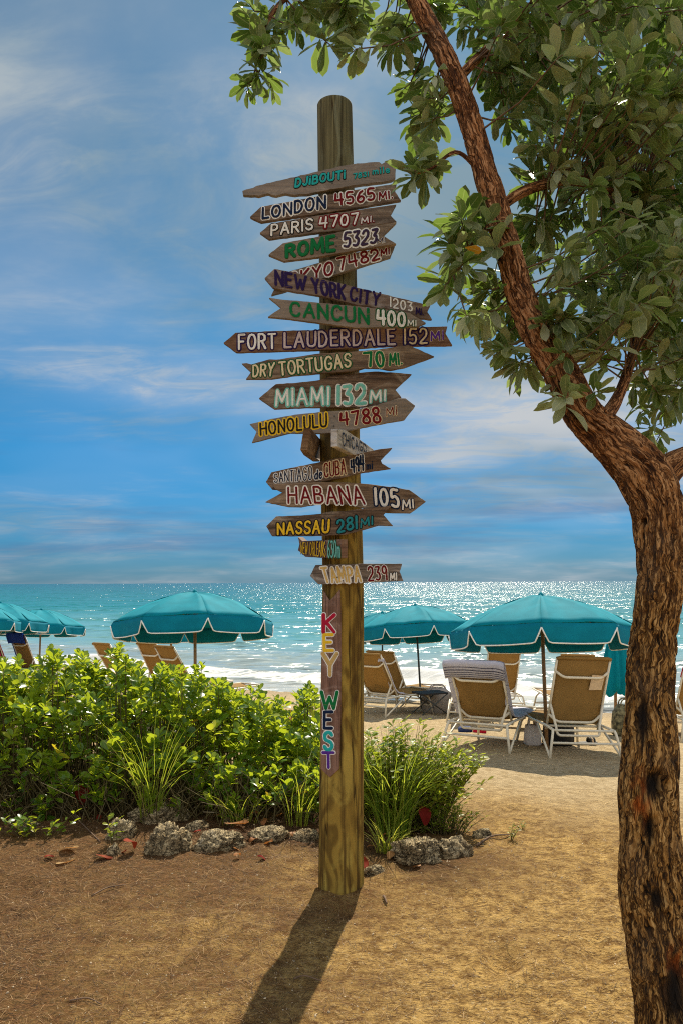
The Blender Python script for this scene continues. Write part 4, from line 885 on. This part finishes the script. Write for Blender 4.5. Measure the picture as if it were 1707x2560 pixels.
rock('small pebble like stone sitting among dead leaves under the hedge', 572, 2062, 32, 26, 16.2)
def dead_leaf(label, px, py, L, ang, tilt, kind='dry', tone=.5, lift=0):
    p = ground_at(px, py); tm, f = leaf_template(.62, .25, .18); V, Fl, T = scatter(tm, f, np.array([[0, -.5*L, 0]]), np.eye(3)[None], np.array([L]), np.array([tone]))
    V = V.copy(); V[:, 2] += L*(.16*np.sin(V[:, 1]/L*4+ang*3)+.9*(V[:, 0]/L)**2+.10*np.sin(V[:, 0]/L*11+V[:, 1]/L*6))
    o = new_obj('dead_leaf', V, Fl, M[kind], None, True); o.location = p+Vector((0, 0, lift+.012+.4*L*abs(math.sin(tilt)))); o.rotation_euler = (tilt, random.uniform(-.2, .2), ang)
    a = o.data.attributes.new('tone', 'FLOAT', 'POINT'); a.data.foreach_set('value', T.astype(np.float32))
    sm = o.modifiers.new('subsurf', 'SUBSURF'); sm.levels = 2; sm.render_levels = 2
    return tag(o, label, 'leaf', 'dead leaves on the ground')
dead_leaf('flat tan dead leaf lying on the litter nearest the camera', 168, 2155, .13, 1.4, .05, 'dry', .95)
dead_leaf('reddish brown dead leaf in front of the small round white rock', 264, 2148, .11, 1.8, .2, 'dry_red', .9)
dead_leaf('brown dead leaf standing on edge against the peaked rock', 328, 2132, .12, 2.6, .9, 'dry_red', .7)
dead_leaf('bright orange dead leaf lying behind the cream boulder', 596, 2066, .17, 1.3, .3, 'dry', .25)
dead_leaf('dark red dead leaf hanging in shadow under the hedge', 206, 2030, .16, .4, 1.2, 'dry_red', .1, .04)
dead_leaf('small orange leaf by the pebble like stone under the hedge', 548, 2050, .09, .9, .5, 'dry', .1)
dead_leaf('deep red dead leaf standing upright behind the pitted grey rock', 1060, 2088, .14, .3, 1.15, 'dry_red', .05, .05)
dead_leaf('curled brown dead leaf between the post and the pitted grey rock', 968, 2088, .13, 1.0, .9, 'dry', .15, .03)
dead_leaf('pale tan dead leaf behind the nearest flat tan one', 178, 2128, .12, 1.2, .3, 'dry', 1.0)
for i in range(26):
    px = random.choice([random.uniform(20, 330), random.uniform(440, 790), random.uniform(460, 720), random.uniform(905, 1090)]); py = random.uniform(2035, 2150) if px < 800 else random.uniform(2090, 2190)
    dead_leaf('small brown dead leaf among the stones along the hedge', px, py, random.uniform(.05, .10), random.uniform(0, 6), random.uniform(-.4, .6), random.choice(['dry', 'dry', 'dry_red']), random.uniform(0, .7))
def litter():
    fol = Foliage(); V = np.array([(-.5, 0, 0), (.5, 0, 0), (.45, .5, .06), (-.45, .5, .06), (.3, 1, 0), (-.3, 1, 0)])
    V = V*np.array([1.0*.024, 1, 1]); fc = [(0, 1, 2, 3), (3, 2, 4, 5)]; P = []; D = []; Z = []; T = []
    while len(P) < 34000:
        y = 2.45+abs(rng.normal(0, 1))*1.3 if rng.random() < .5 else rng.uniform(2.4, 5.1); x = rng.uniform(-.5, .5)*y*.98
        if y > 5.1: continue
        dens = .16+.95*max(0, min(1, (-x*.45+(y-3.3)*.42+.5*noise.noise((x*1.4, y*1.4, 1)))))
        if x > .35: dens *= .7
        if rng.random() > dens: continue
        P.append((x, y, gz(x, y)+rng.uniform(.001, .007))); a = rng.uniform(0, 6.28); D.append((math.cos(a), math.sin(a), rng.normal(0, .10))); Z.append(rng.uniform(.015, .055)); T.append(min(1, max(0, rng.normal(.42, .36))))
    fol.leaves((V, fc), P, frames(np.array(D), np.zeros(len(P))), Z, T)
    tag(fol.build('needle_litter', [M['needle']]), 'brown needle litter strewn over the sand in front of the hedge', 'litter', kind='stuff')
    # grit
    bm = bmesh.new(); bmesh.ops.create_icosphere(bm, subdivisions=1, radius=1); g = np.array([v.co[:] for v in bm.verts]); gf = [[v.index for v in f.verts] for f in bm.faces]; bm.free()
    P = []; Z = []
    for i in range(3600):
        y = rng.uniform(2.4, 6.5); x = rng.uniform(-.47, .47)*y; P.append((x, y, gz(x, y)+.001)); Z.append(min(.007, .0014+rng.exponential(.0013)))
    fol = Foliage(); D = rng.normal(0, 1, (len(P), 3)); fol.leaves((g*np.array([1, .7, .5]), gf), P, frames(D, np.zeros(len(P))), Z, rng.random(len(P)))
    tag(fol.build('shell_grit', [M['pebble']], None, False), 'pale shell grit and tiny pebbles scattered over the sand', 'grit', kind='stuff')
litter()
def stick(label, a, b, r=.004, bow=.02):
    p, q = ground_at(*a), ground_at(*b); m = (p+q)/2+Vector((random.uniform(-bow, bow), bow, .006)); mb = MB()
    c = p.copy(); pts = [Vector(v[:3])-c+Vector((0, 0, r*1.3)) for v in catmull([p[:], m[:], q[:]], 5)]
    mb.tube(pts, [r*(1-.5*i/len(pts)) for i in range(len(pts))], 6)
    o = mb.build('stick', M['twig'], None, True); o.location = c; tag(o, label, 'stick', 'sticks fallen on the sand')
stick('curved grey stick lying past the pale pink boulder', (1190, 2118), (1272, 2090), .007, .05)
stick('thin dark stick lying on the sand west of the post shadow', (230, 2242), (316, 2214), .004)
stick('short dark stick crossing the shadow of the post', (735, 2450), (805, 2456), .004)
stick('thin dark twig near the sunny lower border of the path', (175, 2505), (255, 2514), .0035)
stick('short stub of a stick lying beside the foot of the post', (958, 2245), (966, 2264), .007, 0)
stick('long yellowish vine runner arching over the litter by the sprout', (150, 2010), (252, 2108), .006, .03)

# ------------------------------------------------------------------ beach umbrellas
def umbrella_mesh(parent, Rr=1.06, hc=1.86, rise=.40, nw=8):
    """octagonal canvas canopy with scalloped valance; local origin on the sand at the pole"""
    zr = hc-rise; K = 10; per = 8
    def rim(i, u):      # point on the octagon's edge, panel i, 0..1
        a0, a1 = 2*math.pi*i/nw, 2*math.pi*(i+1)/nw; return (math.cos(a0)*(1-u)+math.cos(a1)*u, math.sin(a0)*(1-u)+math.sin(a1)*u)
    V = []; Fc = []
    for i in range(nw):
        b = len(V)
        for k in range(K+1):
            s = k/K; z = zr+rise*(1-s**1.75)
            for j in range(per+1):
                u = j/per; x, y = rim(i, u); sag = .035*math.sin(math.pi*u)*math.sin(math.pi*min(1, s*1.02)**.8)
                puff = 1-.02*math.sin(math.pi*u)*s*s; V.append((x*Rr*s*puff, y*Rr*s*puff, z-sag+.016*noise.noise((x*3*s+hc, y*3*s, i))+.012*s*noise.noise((x*9+hc*7, y*9, s*1.5))))
        for k in range(K):
            for j in range(per):
                q = b+k*(per+1)+j; Fc.append([q, q+1, q+per+2, q+per+1])
    c = new_obj('canopy', V, Fc, M['teal_cloth'], parent, True); sd_ = c.modifiers.new('thickness', 'SOLIDIFY'); sd_.thickness = .003
    # valance flap of each panel, white piping on its edge
    for i in range(nw):
        V = []; Fc = []; n = 22; low = []
        for j in range(n+1):
            u = j/n; x, y = rim(i, u); e = min(u, 1-u); dep = .05+.155*(1-math.exp(-(e/.055)**2)) ; dep += .012*math.sin(math.pi*u)
            puff = 1-.02*math.sin(math.pi*u); fl = .015*math.sin(u*9+i*2)
            for k in range(5):
                t = k/4; V.append((x*Rr*(puff+.02*t+fl*t*.6), y*Rr*(puff+.02*t+fl*t*.6), zr-.002-dep*t))
            low.append(Vector(V[-1]))
        for j in range(n):
            for k in range(4): q = j*5+k; Fc.append([q, q+1, q+6, q+5])
        v = new_obj('valance', V, Fc, M['teal_shaded'], parent, True); sd2 = v.modifiers.new('thickness', 'SOLIDIFY'); sd2.thickness = .003
        mb = MB(); mb.tube(low, .008, 6); mb.build('piping', M['piping'], v, True)
    r = MB()
    for i in range(nw):
        a = 2*math.pi*i/nw; pts = [(math.cos(a)*Rr*s*.985, math.sin(a)*Rr*s*.985, zr+rise*(1-s**1.75)-.02) for s in (0.02, .3, .6, .85, 1)]; rb = MB(); rb.tube(pts, .006, 6); rb.build('rib', M['dark_metal'], parent, True)
        sb = MB(); sb.tube([(0, 0, zr-.02), (math.cos(a)*Rr*.55, math.sin(a)*Rr*.55, zr+rise*(1-.55**1.75)-.03)], .005, 6); sb.build('strut', M['dark_metal'], parent, True)
    f = MB(); f.tube([(0, 0, hc-.01), (0, 0, hc+.012), (0, 0, hc+.03), (0, 0, hc+.045)], [.035, .035, .018, .008], 12); f.build('finial', M['teal_cloth'], parent, True)
def umbrella(label, px, Y, top_py, yaw, lean=(0, 0), wood=True, Rr=1.06, rise=.40):
    x = xat(px, Y); g = gz0(x, Y); hc = at(px, top_py, Y).z-.04-g
    t = thing('beach_umbrella', label, 'umbrella', (x, Y, g), 0, 'teal umbrellas on the beach'); t.rotation_euler = (Matrix.Rotation(lean[1], 3, 'X') @ Matrix.Rotation(lean[0], 3, 'Y') @ Matrix.Rotation(yaw, 3, 'Z')).to_euler()
    umbrella_mesh(t, Rr, hc, rise)
    p = MB(); p.tube([(0, 0, -.25), (0, 0, hc*.5), (0, 0, hc-.01)], .021 if wood else .017, 12); p.build('pole', M['wood_pole' if wood else 'dark_metal'], t, True)
    return t
umbrella('big teal umbrella with white piping over the towel draped chair and its neighbour', 1364, 9.05, 1478, R(22.5+8), (0, R(-8)))
umbrella('big teal umbrella with wooden pole behind the hedge, before the open water', 488, 10.5, 1471, R(22.5-4), (R(-1.5), R(-8)))
umbrella('smaller teal umbrella on a dark pole just past the signpost', 1051, 14.0, 1507, R(10), (R(-2.5), R(-8)), False)
umbrella('far teal umbrella behind two others, its narrow canopy wholly over the sea', 97, 19.4, 1520, R(5), (0, R(-6)), True, 1.06, .42)
umbrella('teal umbrella cut by the frame, canopy between two other canopies', -8, 17.0, 1502, R(12), (0, R(-6)), True, 1.0, .42)
umbrella('teal umbrella whose canopy only just reaches in at the frame edge', -80, 16.0, 1496, R(30), (0, R(-6)), True, 1.0, .42)
umbrella('teal umbrella hidden behind the one by the hedge, only its pole showing', 428, 15.2, 1512, R(3), (0, 0), True, .98, .40)
umbrella('teal umbrella hidden behind the smaller one, only its pole showing past the post', 954, 17.0, 1528, R(3), (0, 0), False, .85, .36)
def closed_umbrella():
    Y = 11.0; px = 1536; x = xat(px, Y); g = gz0(x, Y); t = thing('folded_umbrella', 'folded teal umbrella hanging slack on its pole beside the tree trunk', 'umbrella', (x, Y, g))
    V = []; Fc = []; n = 48; prof = [(.02, 1.52), (.05, 1.48), (.075, 1.40), (.10, 1.25), (.14, 1.0), (.165, .75), (.17, .60), (.14, .56)]
    for r, z in prof:
        for j in range(n):
            a = 2*math.pi*j/n; rr = r*(1+.22*math.cos(a*8+z*1.2)+.10*math.cos(a*3+z)); V.append((rr*math.cos(a), rr*math.sin(a), z+.05*math.cos(a*4)*(r > .12)))
    for i in range(len(prof)-1):
        for j in range(n): Fc.append([i*n+j, i*n+(j+1) % n, (i+1)*n+(j+1) % n, (i+1)*n+j])
    new_obj('canopy', V, Fc, M['teal_cloth'], t, True); p = MB(); p.tube([(0, 0, -.2), (0, 0, 1.58)], .02, 12); p.build('pole', M['wood_pole'], t, True)
closed_umbrella()

# ------------------------------------------------------------------ sling lounge chairs
def copy_tree(o, parent=None):
    c = o.copy(); COL.objects.link(c)
    if parent is not None: c.parent = parent; c.matrix_parent_inverse = o.matrix_parent_inverse.copy()
    for ch in list(o.children): copy_tree(ch, c)
    return c
BW, BL = .285, .78
def chair(rec):
    """chaise seen from its back: y forward (to the sea), rec = angle of the backrest over the horizontal"""
    t = thing('lounge_chair', 'tan sling lounge chair', 'chair', (0, 0, 0), 0, 'sling lounge chairs on the beach')
    cb, sb = math.cos(rec), math.sin(rec); piv = Vector((0, .02, .33))
    def bp(x, s, off=0): return piv+Vector((x, -cb*s*BL-sb*off, sb*s*BL-cb*off))   # point on the backrest, off = to the rear/below
    V = []; Fc = []; nx, ny = 10, 14
    for j in range(ny+1):
        s = j/ny
        for i in range(nx+1):
            u = i/nx; x = (u-.5)*2*(BW-.006); sag = .035*math.sin(math.pi*u)*math.sin(math.pi*min(1, s*.9+.1)); V.append(bp(x, s, sag))
    for j in range(ny):
        for i in range(nx): q = j*(nx+1)+i; Fc.append([q, q+1, q+nx+2, q+nx+1])
    f = new_obj('back_sling', V, Fc, M['sling'], t, True); f.modifiers.new('thickness', 'SOLIDIFY').thickness = .004
    V = []; Fc = []
    for j in range(ny+1):
        s = j/ny; y = .06+s*1.16; z = .335+(.05*s if s > .5 else .0)-.0
        for i in range(nx+1): u = i/nx; V.append(((u-.5)*2*BW, y, z-.03*math.sin(math.pi*u)))
    for j in range(ny):
        for i in range(nx): q = j*(nx+1)+i; Fc.append([q, q+1, q+nx+2, q+nx+1])
    f = new_obj('seat_sling', V, Fc, M['sling'], t, True); f.modifiers.new('thickness', 'SOLIDIFY').thickness = .004
    mb = MB(); r = .0145
    mb.tube([bp(-BW, -.10), bp(-BW, .99)], r*.95, 8); mb.tube([bp(BW, -.10), bp(BW, .99)], r*.95, 8)
    mb.tube(bent([bp(-BW, .80, .0), bp(-BW*.72, .735, .05), bp(BW*.72, .735, .05), bp(BW, .80, .0)], .06), r, 8)
    mb.tube(bent([bp(-BW, .14, .0), bp(-BW*.70, .05, .05), bp(BW*.70, .05, .05), bp(BW, .14, .0)], .06), r, 8); mb.build('back_frame', M['cream_metal'], t, True)
    mb = MB(); mb.tube([bp(-BW-.006, .985, .004), bp(-BW*.9, 1.0, .004), bp(BW*.9, 1.0, .004), bp(BW+.006, .985, .004)], .0185, 10); mb.build('top_hem', M['sling'], t, True)
    mb = MB()   # U-shaped prop that holds the backrest up
    mb.tube(bent([bp(-BW, .30, .01), (-BW*.82, -.26*cb-.02, .30), (-BW*.80, -.16, .215), (BW*.80, -.16, .215), (BW*.82, -.26*cb-.02, .30), bp(BW, .30, .01)], .06), r*.95, 8); mb.build('back_prop', M['cream_metal'], t, True)
    mb = MB()
    for s in (-1, 1): mb.tube(bent([(s*.325, -.30, .29), (s*.315, 0, .31), (s*.30, .62, .32), (s*.29, 1.22, .385)], .1), r, 8)
    mb.tube([(-.325, -.30, .285), (.325, -.30, .285)], r*.9, 8); mb.tube([(-.29, 1.22, .385), (.29, 1.22, .385)], r*.9, 8); mb.tube([(-.31, .05, .295), (.31, .05, .295)], r*.9, 8); mb.tube([(-.30, .6, .30), (.30, .6, .30)], r*.9, 8)
    mb.build('seat_frame', M['cream_metal'], t, True)
    for s in (-1, 1):
        mb = MB(); mb.tube(bent([(s*.325, -.30, .295), (s*.335, -.33, .26), (s*.385, -.40, .0)], .03), r, 8); mb.build('leg', M['cream_metal'], t, True)
        mb = MB(); mb.tube(bent([(s*.30, .78, .325), (s*.335, .84, .27), (s*.37, .92, .0)], .03), r, 8); mb.build('leg', M['cream_metal'], t, True)
        mb = MB(); mb.tube([(s*.382, -.39, .02), (s*.345, .16, .30)], r*.85, 8); mb.build('brace', M['cream_metal'], t, True)
    mb = MB(); mb.tube([(-.355, -.355, .16), (.355, -.355, .16)], r*.9, 8); mb.build('stretcher', M['cream_metal'], t, True)
    mb = MB(); mb.tube([(-.355, .88, .14), (.355, .88, .14)], r*.9, 8); mb.build('stretcher', M['cream_metal'], t, True)
    return t
protos = {}
def place_chair(label, px, Y, yaw, rec=62):
    k = rec
    if k not in protos: protos[k] = t = chair(R(rec))
    else: t = copy_tree(protos[k])
    x = xat(px, Y); n_u = gz0(x, Y); t.location = (x, Y, n_u); t['label'] = label
    t.rotation_euler = (Matrix.Rotation(math.atan(-SLOPE), 4, Vector((1, -.5, 0)).normalized()) @ Matrix.Rotation(yaw, 4, 'Z')).to_euler(); return t
c_big = place_chair('big tan sling chair with a faded tag on its back, nearest the tree trunk', 1430, 8.6, R(3), 66)
c_tow = place_chair('tan sling chair with a striped towel folded over its backrest', 1210, 8.95, R(-27), 52)
place_chair('small tan sling chair by the surf, between the towel chair and umbrella pole', 1246, 14.3, R(2), 66)
c_mid = place_chair('tan sling chair close behind the post with a white cloth along its side', 950, 12.6, R(-40), 54)
place_chair('tan sling chair farther out, overlapping the one close behind the post', 978, 13.8, R(-40), 58)
place_chair('tan chair behind the hedge, first one after the blue towel chair', 303, 13.2, R(-46), 56)
place_chair('tan chair behind the hedge turned toward the umbrella pole', 407, 13.2, R(-44), 60)
place_chair('tan chair behind the hedge directly below the big umbrella pole', 462, 12.2, R(-48), 56)
c_blue = place_chair('tan chair with a blue towel hung over it, beyond the hedge', 70, 16.8, R(-38), 66)
c_pink = place_chair('chair with a magenta towel over its back, cut by the picture edge', -8, 16.0, R(-30), 66)
c_red = place_chair('tan chair with a red towel on top, seen past the tree trunk', 1738, 10.4, R(2), 66)
place_chair('tan chair mostly hidden behind the big tagged chair', 1424, 13.6, R(4), 66)
place_chair('low reclined tan chair mostly hidden behind the striped towel', 1178, 12.0, R(-8), 30)
def faded_tag():
    rec = R(66); mb = MB(); V = []
    for (x, s) in ((.10, .78), (.235, .77), (.225, .56), (.09, .55)):
        V.append(Vector((x, .02, .33))+Vector((0, -math.cos(rec)*s*BL-math.sin(rec)*.045, math.sin(rec)*s*BL-math.cos(rec)*.045)))
    n = Vector((0, -math.sin(rec), -math.cos(rec))); mb.add(V+[v+n*.004 for v in V], [(0, 1, 2, 3), (4, 7, 6, 5), (0, 4, 5, 1), (1, 5, 6, 2), (2, 6, 7, 3), (3, 7, 4, 0)]); mb.build('tag', M['tag_white'], c_big)
faded_tag()
def drape(name, label, ch, rec, material, prof, x0, x1, skew=0.0, cat='towel', wav=.012):
    """cloth over a chair's back: prof = points (y, z) in the chair's frame, from the rear hem over the top and down the front"""
    t = ch.matrix_basis.copy() if False else Matrix.Translation(ch.location) @ ch.rotation_euler.to_matrix().to_4x4()
    pr = catmull([(y, z, 0) for y, z in prof], 6); n = 18; V = []; al = []; Fc = []; L = [0]
    for a, b in zip(pr[:-1], pr[1:]): L.append(L[-1]+np.linalg.norm(b-a))
    ctr = t @ Vector(((x0+x1)/2, pr[len(pr)//3][0], pr[len(pr)//3][1]))
    for j, (y, z, _) in enumerate(pr):
        for i in range(n+1):
            u = i/n; x = x0+(x1-x0)*u+skew*L[j]; w = wav*noise.noise((u*5+rec, L[j]*5, 3)); e = .02*(abs(2*u-1))**6
            V.append(t @ Vector((x, y+w-e, z+w*.6-e))-ctr); al.append(L[j]/L[-1])
    for j in range(len(pr)-1):
        for i in range(n): q = j*(n+1)+i; Fc.append([q, q+1, q+n+2, q+n+1])
    o = new_obj(name, V, Fc, M[material], None, True); o.location = ctr; o.modifiers.new('thickness', 'SOLIDIFY').thickness = .008
    a = o.data.attributes.new('along', 'FLOAT', 'POINT'); a.data.foreach_set('value', al); return tag(o, label, cat, 'towels on the chairs')
def back_pt(rec, s, off): rec = R(rec); return (.02-math.cos(rec)*s*BL-math.sin(rec)*off, .33+math.sin(rec)*s*BL-math.cos(rec)*off)
drape('striped_towel', 'white towel with thin navy stripes folded over a chair back', c_tow, .1, 'towel_stripe',
      [back_pt(52, .78, .045), back_pt(52, .90, .05), back_pt(52, 1.02, .035), back_pt(52, 1.05, -.01), back_pt(52, .98, -.035), back_pt(52, .6, -.022), back_pt(52, .15, -.018), (.10, .375), (.5, .37), (.9, .40)], -.345, .335)
drape('white_towel', 'narrow white cloth hanging down the side of the chair close behind the post', c_mid, .7, 'towel_white', [back_pt(54, .86, .03), back_pt(54, .88, -.02), back_pt(54, .5, -.022), back_pt(54, .1, -.02), (.2, .36)], .22, .32)
drape('blue_towel', 'blue towel hung over a chair back beyond the hedge', c_blue, 1.2, 'towel_blue', [back_pt(66, .80, .04), back_pt(66, 1.03, .035), back_pt(66, 1.05, -.01), back_pt(66, .6, -.03), back_pt(66, .2, -.03)], -.36, .30)
drape('magenta_towel', 'magenta towel over a chair back at the picture edge', c_pink, 2.2, 'towel_pink', [back_pt(66, .15, .06), back_pt(66, 1.03, .035), back_pt(66, 1.05, -.01), back_pt(66, .6, -.03), back_pt(66, .2, -.03)], -.30, .33)
drape('red_towel', 'red towel over the top of the chair past the tree trunk', c_red, 3.2, 'towel_red', [back_pt(66, .84, .04), back_pt(66, 1.03, .035), back_pt(66, 1.05, -.01), back_pt(66, .7, -.03)], -.31, .31)

# ------------------------------------------------------------------ small beach things
def lump(name, label, cat, px, Y, w, d, h, material, seed, top=.6, handle=None, hm=None):
    x = xat(px, Y); g = gz0(x, Y); t = thing(name, label, cat, (x, Y, g)); n = 28; V = []; Fc = []; prof = [(.80, 0), (1.0, .08), (1.0, .4), (.92, .75), (top, .97), (top*.6, 1.0), (.02, .98)]
    for r, z in prof:
        for j in range(n):
            a = 2*math.pi*j/n; c, s = math.cos(a), math.sin(a); sq = 1/max(abs(c), abs(s))**.55; k = r*sq*(1+.10*noise.noise((c*2+seed, s*2, z*3)))
            V.append((c*k*w/2, s*k*d/2, z*h*(1+.06*noise.noise((c*3, s*3, seed)))))
    for i in range(len(prof)-1):
        for j in range(n): Fc.append([i*n+j, i*n+(j+1) % n, (i+1)*n+(j+1) % n, (i+1)*n+j])
    Fc.append(list(range(n))[::-1]); new_obj('body', V, Fc, M[material], t, True)
    if handle:
        for s in (-1, 1): mb = MB(); mb.tube(bent([(-w*.25, s*d*.2, h*.9), (-w*.18, s*d*.16, h+handle), (w*.18, s*d*.16, h+handle), (w*.25, s*d*.2, h*.9)], .06), .009, 8); mb.build('handle', M[hm or material], t, True)
    return t
lump('beach_bag', 'black beach bag standing on the sand by the big umbrella pole', 'bag', 1392, 9.35, .36, .22, .40, 'bag_black', 1.1, .7, .10)
lump('tote_bag', 'pale plastic tote bag beside the striped towel chair', 'bag', 1328, 9.3, .20, .16, .24, 'bag_white', 2.1, .8, .08)
lump('canvas_bag', 'slumped grey canvas bag on the sand by the smaller umbrella', 'bag', 1092, 13.3, .55, .4, .42, 'bag_grey', 3.3, .5, .05)
lump('patterned_bag', 'olive patterned beach bag below the folded umbrella', 'bag', 1560, 10.6, .34, .26, .42, 'wicker', 4.4, .6, .08)
lump('red_bundle', 'small red cloth bundle under the seat of the striped towel chair', 'bundle', 1196, 10.4, .17, .14, .06, 'towel_red', 5.2, .7)
lump('blue_bundle', 'small navy cloth bundle under the striped towel chair beside the red one', 'bundle', 1160, 10.5, .19, .14, .07, 'navy_cloth', 6.2, .7)
def stool():
    Y = 12.9; px = 1072; x = xat(px, Y); t = thing('folding_stool', 'low dark folding stool with crossed legs at the foot of the smaller umbrella', 'stool', (x, Y, gz0(x, Y)), R(20))
    mb = MB(); mb.box((0, 0, .36), (.24, .18, .012)); mb.build('seat', M['bag_black'], t)
    for s in (-1, 1):
        for k in (-1, 1): mb = MB(); mb.tube([(k*.23, s*.17, .35), (-k*.26, s*.17, 0)], .010, 8); mb.build('leg', M['dark_metal'], t, True)
stool()
def sandal(px, Y, yaw):
    x = xat(px, Y); t = thing('sandal', 'dark rubber sandal with pale striped strap lying on the sand by the big chair', 'sandal', (x, Y, gz(x, Y)+.005), yaw)
    V = []; n = 20
    for z in (0, .025):
        for j in range(n):
            a = 2*math.pi*j/n; w = .045*(1+.18*math.cos(a)); V.append((math.cos(a)*.14, math.sin(a)*w, z))
    mb = MB(); mb.add(V, [[j, (j+1) % n, n+(j+1) % n, n+j] for j in range(n)]+[list(range(n))[::-1], list(range(n, 2*n))]); mb.build('sole', M['rubber'], t)
    for q, m in ((.035, 'rubber'), (.06, 'tag_white'), (.085, 'rubber')):
        mb = MB(); mb.tube([(q, -.052, .02), (q, -.04, .06), (q, 0, .078), (q, .04, .06), (q, .052, .02)], .013, 8); mb.build('strap', M[m], t, True)
sandal(1462, 9.4, R(8))
